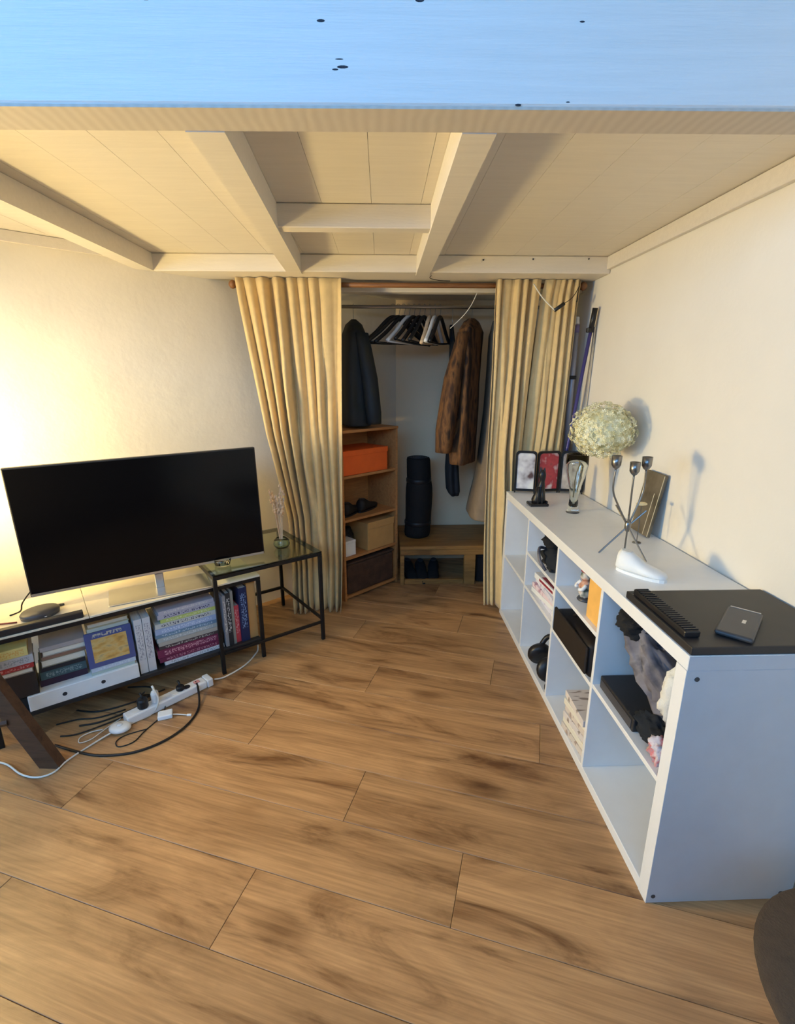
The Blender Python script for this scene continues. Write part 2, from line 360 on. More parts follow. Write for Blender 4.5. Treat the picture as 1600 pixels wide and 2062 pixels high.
# ------------------------------------------------------------------ loft platform overhead
lf = thing('loft_platform', 'white painted timber loft platform with beams and joists over the whole corner', 'loft', (0, 0, 0))
yaw_b = -0.0187; Mb = rotm('Z', yaw_b, (0, 1.10, 0))
fb = obj('front_beam', bx(-2.85, XW-.004, 1.10, 1.195, 1.902, 2.42, 0.004, 1, Mb), M['paint_beam'], lf)
obj('cut_edge', bx(-2.85, XW-0.003, 1.102, 1.193, 1.897, 1.9019, 0, 1, Mb), M['ply_edge'], fb)
for (x, z, wd, h) in ((-.42, 2.064, .020, .009), (.075, 2.064, .017, .007), (-.106, 2.032, .015, .005), (-.068, 1.962, .022, .005), (-.082, 1.958, .012, .003), (-.074, 1.974, .016, .002), (.265, 1.904, .012, .004), (.375, 2.034, .010, .003), (.36, 1.909, .008, .002)):
    kb = lathe(B(), [(0.2*wd, 0), (0.5*wd, 0.0006), (0.45*wd, 0.0012)], 10)
    bmesh.ops.transform(kb, matrix=Mb @ Matrix.Translation((x, 1.1006, z)) @ Matrix.Rotation(PI/2, 4, 'X') @ Matrix.Scale(h/wd, 4, (0, 1, 0)), verts=kb.verts[:])
    obj('paint_chip', kb, M['chip'], fb)
obj('rear_beam', bx(-1.11, XW-.002, 2.60, 2.80, 1.90, 1.978, 0.004), M['paint'], lf)
# joists
def slant_joist(x0, x1, xe0, xe1, y0, y1, z0, z1):
    return prism(B(), [(x0, y0), (x1, y0), (xe1, y1), (xe0, y1)], z0, z1)
obj('joist', slant_joist(-1.185, -1.105, -1.165, -1.092, 1.22, 2.60, 1.90, 1.978), M['paint'], lf)
obj('joist', slant_joist(-.404, -.323, -.457, -.387, 1.20, 2.64, 1.895, 1.978), M['paint'], lf)
obj('joist', slant_joist(.173, .246, .175, .242, 1.19, 2.66, 1.895, 1.978), M['paint'], lf)
obj('cross_brace', bx(-.36, .176, 1.89, 1.95, 1.903, 1.978, .003), M['paint'], lf)
for i, (x0, x1, y) in enumerate(((-.345, -.33, 1.2), (.16, .1725, 1.2))):
    pass
x = -2.75
while x < XW-0.02:
    x1 = min(x+0.17, XW-.002)
    y1 = min(YB-0.9, wall_y(x)+0.03)
    if x > 0.0: y1 = 2.79
    y1 = min(y1, 2.79)
    y0 = 1.19
    ya, yb = min(2.79, wall_y(x)+.012), min(2.79, wall_y(x1)+.012)
    if ya > y0+0.02:
        obj('deck_board', prism(B(), [(x+.0005, y0), (x1-.0005, y0), (x1-.0005, yb), (x+.0005, ya)], 1.979+0.0005*random.random(), 2.0), M['paint'], lf)
    x += 0.17
obj('wall_ledger', bx(XW-0.022, XW-0.0005, 1.20, 2.60, 1.918, 1.977, .002), M['paint'], lf)
e0 = LP + LD*(-1.02); e1 = LP + LD*(-0.12)
obj('wall_ledger', prism(B(), [tuple(e0-LN*.018), tuple(e1-LN*.018), tuple(e1-LN*.0005), tuple(e0-LN*.0005)], 1.935, 1.977), M['paint'], lf)
for (x, z) in ((.50, 1.957), (.745, 1.962), (1.02, 1.965)):
    obj('nail', lathe(B(), [(.004, 0), (.004, .002)], 8), M['chip'], lf, loc=(x, 2.5995, z), rot=(PI/2, 0, 0))
tag(obj('loose_wire', tb([(.235, 2.66, 1.90), (.26, 2.66, 1.905), (.25, 2.70, 1.893), (.30, 2.73, 1.888), (.36, 2.75, 1.889)], .0018, 6, 5), M['cable']), 'thin loose wire under the rear loft beam by the joist end', 'wire')

# closet top and rails
struct(obj('trim_1', bx(-.80, XW, 2.93, 3.0, 1.862, 1.895, .003), M['paint']))
struct(obj('ceiling_closet', bx(-.80, XW, 2.81, YB, 1.93, 1.95), M['paint']))
rail = thing('clothes_rail', 'grey metal clothes rail spanning the closet above the hangers', 'rail', (0, 3.2, 1.822))
obj('tube', tb([(-.44, 0, 0), (XW-.002, 0, 0)], .0105, 10), M['steel'], rail)
obj('end_bracket', bx(XW-.012, XW-.001, -.022, .022, -.025, .02, .002), M['steel'], rail)
rod = thing('curtain_rod', 'brown wooden curtain rod across the closet opening', 'curtain rod', (0, 2.78, 1.872))
obj('pole', tb([(-.755, 0, 0), (1.075, 0, 0)], .0125, 12), M['rod_wood'], rod, True)
for x in (-.77, 1.075): obj('knob', lathe(B(), [(.006, -.02), (.018, -.012), (.022, 0), (.018, .012), (.006, .02)], 12), M['rod_wood'], rod, True, loc=(x, 0, 0), rot=(0, PI/2, 0))
obj('bracket', bx(-.66, -.60, -.012, .02, -.016, .028, .003), M['rod_wood'], rod)
obj('bracket', bx(1.03, 1.045, -.02, .02, -.08, .028, .003), M['black_metal'], rod)

# ------------------------------------------------------------------ curtains
def lerp_tab(tab, z):
    for (z0, *v0), (z1, *v1) in zip(tab, tab[1:]):
        if z0 >= z >= z1:
            t = (z0-z)/(z0-z1); return [p+(q-p)*t for p, q in zip(v0, v1)]
    return tab[-1][1:] if z < tab[-1][0] else tab[0][1:]
def curtain(name, label, tab, folds, seed, y0=2.78, nu=170, nv=50):
    bm = B(); g = []
    ztop, zb = tab[0][0], tab[-1][0]
    rnd = random.Random(seed); ph = [rnd.uniform(-1, 1) for _ in range(16)]
    for j in range(nv+1):
        v = j/nv; z = ztop+(zb-ztop)*v; xl, xr, amp, yo = lerp_tab(tab, z); row = []
        for i in range(nu+1):
            u = i/nu
            w = u*folds*2*PI + 2.2*math.sin(u*4.3+ph[0]*3) + 1.5*math.sin(u*9+ph[1]*3+v*2.5*ph[6])
            k = amp*(0.78+0.5*math.sin(u*7.0+ph[2]*3+v*1.6)+0.25*math.sin(u*17+ph[7]*3+v))
            c = math.sin(w)
            yy = y0+yo + k*math.copysign(abs(c)**.8, c) + 0.28*k*math.sin(2.0*w+1+4*v*ph[3]) + .014*math.sin(3.0*v+u*9*ph[8]+ph[4]*5)*v
            dg = math.exp(-((u-(.18+.55*v))/.05)**2) + .8*math.exp(-((u-(.85-.38*v))/.04)**2)   # two long slanting creases
            yy -= dg*amp*.75*min(1, v*4)
            xx = xl+(xr-xl)*(u + 0.014*math.sin(w+1.2)) + .010*math.sin(v*5+ph[5]*7+u*3)*v
            row.append(bm.verts.new((xx, yy, z)))
        g.append(row)
    for j in range(nv):
        for i in range(nu): bm.faces.new((g[j][i], g[j][i+1], g[j+1][i+1], g[j+1][i]))
    o = obj(name, bm, M['curtain'], None, True)
    md = o.modifiers.new('solid', 'SOLIDIFY'); md.thickness = .002
    return tag(o, label, 'curtain', 'beige curtains')
curtain('curtain', 'beige curtain gathered on the TV side of the closet, its hem bunched on the floor',
        [(1.897, -.738, -.196, .016, -.040), (1.80, -.73, -.198, .024, -.030), (1.1, -.650, -.215, .038, 0), (.6, -.555, -.235, .036, .02), (.3, -.545, -.25, .034, .025), (.10, -.55, -.262, .034, .02), (.006, -.545, -.268, .040, .015)], 7.4, 3)
curtain('curtain', 'beige curtain drawn to the right edge of the closet opening, beside the white unit',
        [(1.897, .598, .835, .014, -.038), (1.80, .598, .83, .018, -.03), (1.0, .605, .80, .026, 0), (.03, .63, .80, .028, .0)], 5.2, 11, y0=2.785)
curtain('curtain', 'darker beige curtain end hanging between the closet and the right wall, behind the photo frames',
        [(1.897, .862, 1.05, .012, -.052), (1.80, .85, 1.05, .014, -.03), (1.0, .81, 1.045, .018, 0.0), (.03, .81, 1.04, .02, .0)], 5.6, 23, y0=2.80)

# ------------------------------------------------------------------ white shelving unit
su = thing('shelving_unit', 'long low white open shelving unit with cubbies standing against the right wall', 'shelving unit', (0, 0, 0))
X0, X1 = .717, 1.128; Y0, Y1 = .99, 2.73
obj('top_panel', bx(X0, X1, Y0, Y1, .731, .77, .0015), M['unit'], su)
obj('bottom_panel', bx(X0, X1, Y0+.0402, Y1, .0, .036, .0015), M['unit'], su)
ne = obj('side_panel', bx(X0+.0012, X1, Y0, Y0+.04, .0005, .7308, .001), M['unit_end_shade'], su)
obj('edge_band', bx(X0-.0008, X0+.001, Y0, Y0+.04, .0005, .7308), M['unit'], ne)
obj('side_panel', bx(X0, X1, Y1-.04, Y1, .0362, .7308, .001), M['unit'], su)
for y in (1.45, 1.862, 2.278): obj('divider', bx(X0+.001, X1-.01, y-.008, y+.008, .0362, .7308, .001), M['unit'], su)
for (ya, yb, z) in ((1.0305, 1.442, .375), (1.458, 1.854, .56), (1.458, 1.854, .365), (1.87, 2.27, .56), (1.87, 2.27, .38), (2.286, 2.69, .385)):
    obj('shelf', bx(X0+.002, X1-.01, ya+.0005, yb-.0005, z-.008, z+.008, .001), M['unit'], su)
obj('back_panel', bx(X1-.0095, X1-.004, Y0+.041, Y1-.041, .0365, .7305), M['unit'], su)
obj('end_cap', bx(X0+.0005, X1, Y0-.0012, Y0-.0001, .7325, .7690), M['unit_end_shade'], su)  # thin sheet carrying the painted shade over the white top panel's end
for (x, z) in ((.745, .708), (.735, .024), (1.095, .022)):
    obj('screw', lathe(B(), [(.0065, 0), (.006, .0015), (.002, .0012)], 10), M['dark_grey'], ne, loc=(x, Y0+.0003, z), rot=(PI/2, 0, 0))

# ------------------------------------------------------------------ things on the white unit
ZT = .770
pc = thing('portfolio_case', 'large flat black case covering the near end of the white unit', 'case', (0, 0, ZT))
obj('body', bx(.721, 1.128, .992, 1.31, .0005, .022, .003, 2), M['black_board'], pc)
rb = obj('ribbed_bar', bx(.728, .768, 1.035, 1.285, .022, .040, .004, 2), M['black_plastic'], pc)
for k in range(22):
    y = 1.043+k*.0109; obj('rib', bx(.7305, .7655, y, y+.005, .040, .0425), M['black_plastic'], rb)
dv = thing('hard_drive', 'slim dark grey rectangular drive lying on the black case', 'drive', (.903, 1.089, ZT+.0225), math.radians(46))
obj('body', bx(-.088, .088, -.04, .04, 0, .013, .006, 3), M['dark_grey'], dv)
obj('polished_edge', bx(.083, .0886, -.034, .034, .0085, .0142, .001), M['silver'], dv)
obj('emblem', bx(-.006, .016, -.012, -.004, .013, .0134), M['silver'], dv)

# white shoe-shaped ornament
def shoe_bm(L, Wd, H, tall=1.0):
    bm = B(); rs = []
    for t, w, h, z0 in ((0, .42, .30, .25), (.03, .70, .90, .05), (.12, .86, 1.0, 0), (.28, .88, .94, 0), (.42, .84, .74, 0), (.55, .90, .56, 0), (.70, 1.0, .45, 0), (.85, .92, .36, .0), (.95, .66, .28, .03), (1, .3, .18, .08)):
        r = []
        for k in range(16):
            th = 2*PI*k/16; cx = math.copysign(abs(math.cos(th))**.8, math.cos(th)); sx = math.sin(th)
            zz = (h*.5 + h*.5*math.copysign(abs(sx)**.75, sx))*H + z0*H*.3
            r.append((t*L, cx*w*Wd/2*(1-.18*max(0, sx)), zz))
        rs.append(r)
    rings(bm, rs); return bm
def shoe(label, loc, rz, L, Wd, H, m_up, m_sole, group=None, name='shoe'):
    t = thing(name, label, 'shoe', loc, rz, group)
    u = shoe_bm(L, Wd, H); bmesh.ops.translate(u, verts=u.verts[:], vec=(0, 0, .006)); obj('upper', u, m_up, t, True)
    s = B(); poly = []
    for k in range(20):
        th = 2*PI*k/20; c = math.cos(th); sn = math.sin(th)
        poly.append((L*.5+L*.515*c, Wd*.5*(.92+.14*c)*math.copysign(abs(sn)**.8, sn)))
    prism(s, poly, 0, .010); obj('sole', s, m_sole, t)
    o = lathe(B(), [(.30, 0), (.36, .002), (.30, .004)], 16); bmesh.ops.transform(o, matrix=Matrix.Translation((L*.17, 0, H*1.0+.001)) @ Matrix.Rotation(.08, 4, 'Y') @ Matrix.Diagonal((L*.36, Wd*.72, 1, 1)), verts=o.verts[:]); obj('opening', o, M['dark_grey'] if m_up is not M['white'] else M['towel'], t)
    return t
shoe('small white shoe ornament in front of the candle holder on the unit', (.80, 1.535, ZT), math.radians(-50), .16, .066, .070, M['white'], M['white'], name='shoe_ornament')

# candle holder
ch = thing('candle_holder', 'grey metal three-cup candle holder on crossed thin legs on the white unit', 'candle holder', (0, 0, 0))
hub = Vector((.893, 1.672, .880))
obj('hub', lathe(B(), [(.006, -.02), (.011, -.01), (.011, .012), (.006, .02)], 12, hub), M['gunmetal'], ch, True)
for ft, tip in (((.803, 1.686, ZT), (.95, 1.665, .94)), ((.915, 1.715, ZT), (.88, 1.65, .93)), ((.931, 1.587, ZT), (.868, 1.73, .945))):
    f = Vector(ft); f.z += .003
    obj('leg', tb([f, hub, tuple(tip)], .0032, 8), M['gunmetal'], ch)
for i, (cx, cy, cz) in enumerate(((.832, 1.69, 1.088), (.885, 1.66, 1.070), (.937, 1.68, 1.085))):
    am = obj('arm', tb([tuple(hub), (hub.x+(cx-hub.x)*.55, hub.y+(cy-hub.y)*.6, .945), (cx, cy, 1.01), (cx, cy, cz)], .0035, 8, 6), M['gunmetal'], ch, True)
    obj('cup', lathe(B(), [(.004, 0), (.011, .006), (.0165, .016), (.0175, .048), (.0155, .048), (.0145, .018), (.004, .012)], 16, (cx, cy, cz)), M['gunmetal'], am, True)

# leaning canvas
cv = thing('canvas', 'dark olive canvas with cream stripes leaning on the right wall behind the candle holder', 'canvas', (1.085, 1.90, ZT), (0, math.atan2(.042, .262), 0))
obj('panel', bx(-.012, .0, -.05, .09, .003, .262, .002), M['canvas'], cv)
for (y0, y1, zA, zB) in ((-.046, -.044, .01, .255),):
    obj('stripe', bx(-.0128, -.012, -.047, -.0445, .006, .258), M['cream'], cv)
obj('stripe', bx(-.0128, -.012, -.012, -.0095, .006, .180), M['cream'], cv)
orn = thing('brass_bird', 'small gold and brown ornament in front of the dark canvas', 'ornament', (1.005, 1.80, ZT))
obj('stand', tb([(0, 0, .0), (0, 0, .15)], .0018, 6), M['gunmetal'], orn)
obj('foot', lathe(B(), [(.016, 0), (.016, .004), (.003, .006)], 14), M['gunmetal'], orn)
w_ = blob(.022, .012, .008, .1, 2, 3, 14, 8, 2); bmesh.ops.translate(w_, verts=w_.verts[:], vec=(0, 0, .16)); obj('body', w_, M['gold'], orn, True)

# glass vase with the hydrangea
vs = thing('vase', 'tall clear glass vase with a waisted foot near the photo frames', 'vase', (.925, 2.262, ZT))
obj('glass', lathe(B(), [(.026, 0), (.030, .004), (.024, .03), (.020, .07), (.026, .12), (.042, .18), (.052, .235), (.050, .285), (.047, .285), (.049, .235), (.039, .18), (.023, .12), (.017, .07), (.014, .03)], 28), M['glass'], vs, True)
obj('foot_ring', lathe(B(), [(.031, .0002), (.032, .003), (.0295, .0045), (.020, .0045)], 24), M['dark_grey'], vs, True)
hy = thing('hydrangea', 'dried cream hydrangea with a big round head on a bare stem in the glass vase', 'flower', (.925, 2.262, ZT))
obj('stem', tb([(-.004, .0, .075), (.0, -.005, .2), (.02, -.05, .30), (.035, -.09, .36)], .0028, 6, 5), M['stem'], hy)
HC = Vector((.052, -.115, .408)); bm = B(); rr = random.Random(5)
for k in range(1500):
    z = 1-2*(k+.5)/1500; th = k*2.399963; q = math.sqrt(1-z*z)
    n = Vector((q*math.cos(th), q*math.sin(th), z)); n = (n+Vector((rr.uniform(-.12, .12), rr.uniform(-.12, .12), rr.uniform(-.12, .12)))).normalized()
    lump = 1+.10*noise.noise(n*2.6)+.07*noise.noise(n*6)
    p = HC + Vector((n.x*.137, n.y*.137, n.z*.122))*lump*rr.uniform(.92, 1.0)
    nn = (n+Vector((rr.uniform(-.5, .5), rr.uniform(-.5, .5), rr.uniform(-.5, .5)))).normalized()
    t = nn.orthogonal().normalized(); b2 = nn.cross(t); s = rr.uniform(.006, .0095); a0 = rr.uniform(0, PI)
    c = bm.verts.new(p)
    for h in range(4):
        an = a0+h*PI/2
        d0 = t*math.cos(an)+b2*math.sin(an); d1 = t*math.cos(an+.5)+b2*math.sin(an+.5); d2 = t*math.cos(an-.5)+b2*math.sin(an-.5)
        bm.faces.new((c, bm.verts.new(p+d2*s*.75+nn*s*.18), bm.verts.new(p+d0*s*1.15+nn*s*.1), bm.verts.new(p+d1*s*.75+nn*s*.18)))
fo = obj('florets', bm, M['petal'], hy); fo['kind'] = 'stuff'
core = blob(.118, .118, .098, .05, 3, 2, 18, 12, 2, False); bmesh.ops.translate(core, verts=core.verts[:], vec=HC); obj('flower_core', core, M['petal'], hy, True)

# black cat figurine
cf = thing('figurine', 'slim black sitting cat figurine in front of the photo frames', 'figurine', (.80, 2.408, ZT))
bd = B()
rings(bd, [[(cx+rx*math.cos(2*PI*k/16), cy+ry*math.sin(2*PI*k/16), z) for k in range(16)] for z, cx, cy, rx, ry in
      ((.014, 0, 0, .033, .026), (.03, 0, 0, .036, .028), (.06, .004, 0, .028, .023), (.10, .010, 0, .019, .017), (.125, .013, 0, .013, .013), (.14, .012, -.002, .016, .016), (.158, .010, -.004, .019, .018), (.175, .010, -.004, .015, .014), (.184, .010, -.004, .006, .006))])
obj('body', bd, M['black_plastic'], cf, True)
for s in (-1, 1): obj('ear', lathe(B(), [(.006, 0), (.004, .012), (.0008, .022)], 8, (.010+s*.010, -.003, .176)), M['black_plastic'], cf)
for s in (-1, 1): obj('front_leg', tb([(s*.010, -.020, .10), (s*.011, -.026, .05), (s*.011, -.030, .014)], (.008, .006), 8), M['black_plastic'], cf, True)
obj('tail', tb([(.03, .012, .02), (.045, -.005, .017), (.035, -.025, .016)], (.006, .004), 8, 4), M['black_plastic'], cf, True)
obj('base', bx(-.05, .045, -.038, .038, 0, .014, .003), M['black_plastic'], cf)

# photo triptych
tf = thing('photo_frame', 'black arched three-panel photo frame standing at the far end of the unit', 'photo frame', (0, 0, ZT))
def arch(w, h, n=6, cr=.02):
    pts = [(0, 0), (w, 0), (w, h-cr)]
    pts += [(w-cr+cr*math.cos(PI/2*k/n), h-cr+cr*math.sin(PI/2*k/n)) for k in range(1, n+1)]
    pts += [(cr+cr*math.cos(PI/2+PI/2*k/n), h-cr+cr*math.sin(PI/2+PI/2*k/n)) for k in range(0, n+1)]
    return pts
for (xa, ya, xb, yb, mt, lb) in ((.752, 2.70, .862, 2.665, 'photo_grey', 'grey photograph'), (.866, 2.665, 1.0, 2.685, 'photo_red', 'photograph with a red shape'), (1.004, 2.685, 1.127, 2.64, 'photo_pale', 'pale photograph')):
    wv = math.hypot(xb-xa, yb-ya); an = math.atan2(yb-ya, xb-xa); h = .228
    mx = Matrix.Translation((xa, ya, .012)) @ Matrix.Rotation(an, 4, 'Z') @ Matrix.Rotation(PI/2, 4, 'X')
    bm = B(); out = arch(wv, h); inn = [(.010+p[0]*(wv-.020)/wv, .012+p[1]*(h-.024)/h) for p in out]
    va = [[bm.verts.new((p[0], p[1], z)) for p in ring] for ring, z in ((out, -.006), (inn, -.006), (inn, .006), (out, .006))]
    nn = len(out)
    for q in range(4):
        A_, C_ = va[q], va[(q+1) % 4]
        for i in range(nn):
            j = (i+1) % nn; bm.faces.new((A_[i], A_[j], C_[j], C_[i]))
    bmesh.ops.transform(bm, matrix=mx, verts=bm.verts[:])
    fr = obj('frame', bm, M['black_metal'], tf)
    ph = obj('photo', prism(B(), [(.011+p[0]*(wv-.022)/wv, .013+p[1]*(h-.026)/h) for p in out], -.002, .002, mx), M[mt], fr); ph['label'] = lb
    for q in (.004, wv-.004):
        c = mx @ Vector((q, 0, 0)); obj('foot', lathe(B(), [(.004, 0), (.004, .013)], 8, (c.x, c.y, 0.0)), M['black_metal'], tf)

# ------------------------------------------------------------------ things inside the white unit
def at(o, loc, rot=(0, 0, 0)): o.location = loc; o.rotation_euler = rot; return o
t = thing('shoulder_bag', 'crumpled black and navy pouch in the upper cubby of the third column', 'bag', (.80, 2.015, .5685))
o = blob(.075, .098, .062, .35, 2.6, 4); bmesh.ops.translate(o, verts=o.verts[:], vec=(0, 0, .052)); obj('body', o, M['navy'], t, True)
o = blob(.055, .05, .03, .4, 3, 8); bmesh.ops.translate(o, verts=o.verts[:], vec=(-.02, .03, .125)); obj('flap', o, M['black_cloth'], t, True)
obj('strap', tb([(-.09, -.05, .02), (-.11, -.02, .06), (-.09, .05, .09), (-.04, .09, .07)], .007, 8, 5), M['grey_cloth'], t, True)

def sheet_stack(label, loc, rz, wx, wy, n, th, mats, name='magazine', lean=0, group=None):
    for k in range(n):
        o = obj(name, bx(-wx/2, wx/2, -wy/2, wy/2, 0, th-.0006, .0012), mats[k % len(mats)])
        tag(o, label[k], 'magazine', group)
        o.location = (loc[0]+random.uniform(-.006, .006), loc[1]+random.uniform(-.006, .006), loc[2]+k*th); o.rotation_euler = (0, 0, rz+random.uniform(-.10, .10))
sheet_stack(['pale lilac magazine at the bottom of the pile in the middle cubby', 'white magazine second from the bottom of the cubby pile', 'pink-edged magazine in the middle of the cubby pile', 'lilac-white magazine just under the top of the cubby pile'],
            (.835, 2.03, .3885), .06, .20, .27, 4, .022, [M['mag_white'], M['white'], M['mag_pink'], M['mag_white']], group='magazines in the middle cubby')
t = thing('magazine', 'white magazine with a dark red cover block on top of the cubby pile', 'magazine', (.835, 2.03, .4773), .08, 'magazines in the middle cubby')
obj('pages', bx(-.10, .10, -.13, .13, 0, .028, .002), M['white'], t)
obj('cover_print', bx(-.092, -.03, -.09, .06, .028, .0286), M['mag_red'], t)
obj('spine_print', bx(-.1006, -.1, -.08, .07, .008, .020), M['mag_red'], t)

t = thing('figurine', 'small multicoloured figurine in the upper cubby beside the amber panel', 'figurine', (.785, 1.715, .5685))
obj('base', lathe(B(), [(.030, 0), (.032, .004), (.026, .012)], 16), M['dark_grey'], t, True)
bd = blob(.028, .026, .040, .18, 3, 6, 18, 12, 2.2); bmesh.ops.translate(bd, verts=bd.verts[:], vec=(0, 0, .044)); obj('body', bd, M['figure'], t, True)
bd = blob(.021, .021, .023, .12, 3, 9, 16, 10, 2.0, False); bmesh.ops.translate(bd, verts=bd.verts[:], vec=(-.004, .004, .098)); obj('head', bd, M['figure'], t, True)
bd = blob(.026, .024, .012, .2, 4, 2, 16, 8, 2.2); bmesh.ops.translate(bd, verts=bd.verts[:], vec=(0, 0, .122)); obj('hair', bd, M['mag_red'], t, True)
for s in (-1, 1): obj('arm', tb([(-.012, s*.024, .07), (-.026, s*.026, .055), (-.034, s*.014, .05)], .0075, 8, 3), M['white'], t, True)
t = thing('amber_panel', 'upright amber orange panel at the cubby opening beside the figurine', 'panel', (0, 0, 0))
obj('sheet', bx(.735, .742, 1.4595, 1.585, .5685, .716, .001), M['amber'], t)
obj('foot', bx(.742, .79, 1.50, 1.55, .5685, .572, .001), M['amber'], t)

t = thing('black_bag', 'large slack black leather bag hanging over the middle cubby shelf edge', 'bag', (0, 0, 0))
bd = B()
box(bd, .712, 1.02, 1.472, 1.835, .376, .515, .022, 3)
for v in bd.verts:
    if v.co.z > .45: v.co.z -= (v.co.y-1.47)*.10
    v.co.x += .012*noise.noise(v.co*9)
obj('body', bd, M['leather'], t, True)
obj('flap', bx(.700, .7115, 1.478, 1.80, .395, .50, .004), M['leather'], t)
obj('handle', tb([(.76, 1.52, .51), (.77, 1.58, .538), (.77, 1.68, .53), (.76, 1.74, .487)], .006, 8, 5), M['leather'], t, True)

t = thing('headphones', 'black over-ear headphones on the floor of the third column', 'headphones', (.775, 2.03, .037))
for y, zz in ((.06, .045), (-.06, .04)):
    o = lathe(B(), [(.022, -.024), (.054, -.018), (.060, 0), (.054, .018), (.026, .024)], 20); bmesh.ops.transform(o, matrix=Matrix.Translation((-.01, y*1.15, .060)) @ Matrix.Rotation(PI/2+.3*(1 if y > 0 else -1), 4, 'X'), verts=o.verts[:])
    obj('ear_cup', o, M['black_plastic'], t, True)
obj('headband', tb([(-.01, .075, .09), (.03, .08, .145), (.07, 0, .165), (.03, -.08, .145), (-.01, -.075, .09)], .013, 8, 6), M['black_plastic'], t, True)
o = lathe(B(), [(.015, 0), (.02, .004), (.02, .02), (.014, .026)], 14); tag(obj('small_knob', o, M['black_plastic'], None, True, loc=(.745, 1.895, .0365)), 'small black round pot beside the headphones', 'pot')

pr = [printed('sheet_a', (.66, .58, .50), (.40, .30, .24), (12, 60, 40), .56), M['paper'], printed('sheet_b', (.70, .63, .58), (.30, .24, .20), (12, 50, 40), .60)]
sheet_stack(['beige booklet at the very bottom of the low pile under the black bag', 'printed booklet second from the bottom of the low pile', 'cream booklet third in the low pile under the black bag', 'speckled booklet fourth in the low pile', 'printed booklet just under the top of the low pile', 'beige printed booklet on top of the low pile under the black bag'],
            (.83, 1.575, .0365), .05, .20, .19, 6, .026, pr, 'booklet', group='booklets in the low cubby')

# clothes in the near cubby
t = thing('folder', 'thin black folder lying at the back of the clothes cubby', 'folder', (0, 0, .3835))
obj('cover', bx(.735, .98, 1.20, 1.425, 0, .045, .004, 2), M['black_board'], t)
obj('pages', bx(.733, .735, 1.21, 1.415, .008, .036), M['dark_grey'], t)
def heap(name, label, cat, mt, loc, s, amp, fr, seed, rot=(0, 0, 0), p=2.8):
    o = obj(name, blob(*s, amp, fr, seed, 44, 26, p, False), mt, None, True, loc=loc, rot=rot); return tag(o, label, cat)
heap('trousers', 'crumpled grey trousers sliding down over the folder in the near cubby', 'clothes', M['grey_cloth'], (.85, 1.245, .550), (.085, .165, .055), .38, 2.6, 3, (math.radians(36), 0, .1))
heap('scarf', 'black knitted scarf bundled on top of the grey trousers', 'clothes', M['black_cloth'], (.82, 1.365, .655), (.075, .055, .036), .3, 2.6, 12, (.2, 0, 0))
heap('towel', 'folded white towel pressed between grey trousers and the near end panel', 'towel', M['towel'], (.815, 1.085, .595), (.075, .040, .105), .22, 2.4, 6, (0.15, 0, 0))
heap('pullover', 'dark navy pullover under the grey trousers at the shelf edge', 'clothes', M['navy'], (.79, 1.15, .425), (.05, .075, .038), .35, 2.5, 17)
heap('printed_shirt', 'lilac and red printed shirt crumpled at the front corner of the clothes cubby', 'clothes', M['print_cloth'], (.765, 1.08, .422), (.040, .040, .034), .35, 2.8, 21)

# ------------------------------------------------------------------ poles in the right corner
t = thing('mop', 'purple mop pole with a black grip leaning in the corner behind the unit', 'mop', (0, 0, 0))
p0, p1 = Vector((1.058, 2.772, .03)), Vector((1.112, 2.70, 1.74))
def on(pa, pb, t_): return pa+(pb-pa)*t_
pa, pb = Vector((1.085, 2.757, .03)), Vector((1.108, 2.675, 1.752))
def zpt(z, pa, pb): return pa+(pb-pa)*((z-pa.z)/(pb.z-pa.z))
qa, qb = Vector((1.076, 2.80, 1.0)), Vector((1.108, 2.675, 1.752)); qf = zpt(.05, qa, qb)
obj('pole', tb([qf, zpt(1.64, qa, qb)], .0095, 10), M['purple'], t, True)
obj('grip', tb([zpt(1.64, qa, qb), qb], .0135, 10), M['black_plastic'], t, True)
obj('collar', bx(-.022, .014, -.012, .012, -.012, .012, .003), M['black_plastic'], t, loc=zpt(1.645, qa, qb))
obj('mop_head', bx(-.035, .035, -.012, .012, 0, .05, .006), M['grey_pole'], t, loc=(qf.x, qf.y, 0))
ra, rb_ = Vector((1.112, 2.775, .02)), Vector((1.122, 2.69, 1.66))
t = thing('broom', 'thin silver broom handle beside the purple mop pole', 'broom', (0, 0, 0))
obj('handle', tb([ra+Vector((0, 0, .05)), rb_], .006, 8), M['silver'], t, True)
obj('brush_head', bx(-.015, .012, -.012, .012, 0, .06, .004), M['dark_grey'], t, loc=(ra.x-.002, ra.y, 0))
t = thing('vacuum_wand', 'grey vacuum tube with a dark clip and black lower end behind the unit', 'vacuum', (1.084, 2.845, 0))
obj('tube', tb([(0, 0, .95), (0, 0, 1.69)], .016, 14), M['grey_pole'], t, True)
obj('cap', lathe(B(), [(.015, 1.69), (.012, 1.705), (.012, 1.725), (.006, 1.73)], 12), M['white'], t, True)
obj('band', lathe(B(), [(.0165, 1.645), (.0165, 1.685)], 14), M['violet_band'], t, True)
obj('clip', bx(-.026, .018, -.02, .02, 1.395, 1.415, .003), M['black_plastic'], t)
obj('lower_tube', tb([(-.004, 0, .02), (0, 0, .95)], .021, 14), M['black_plastic'], t, True)

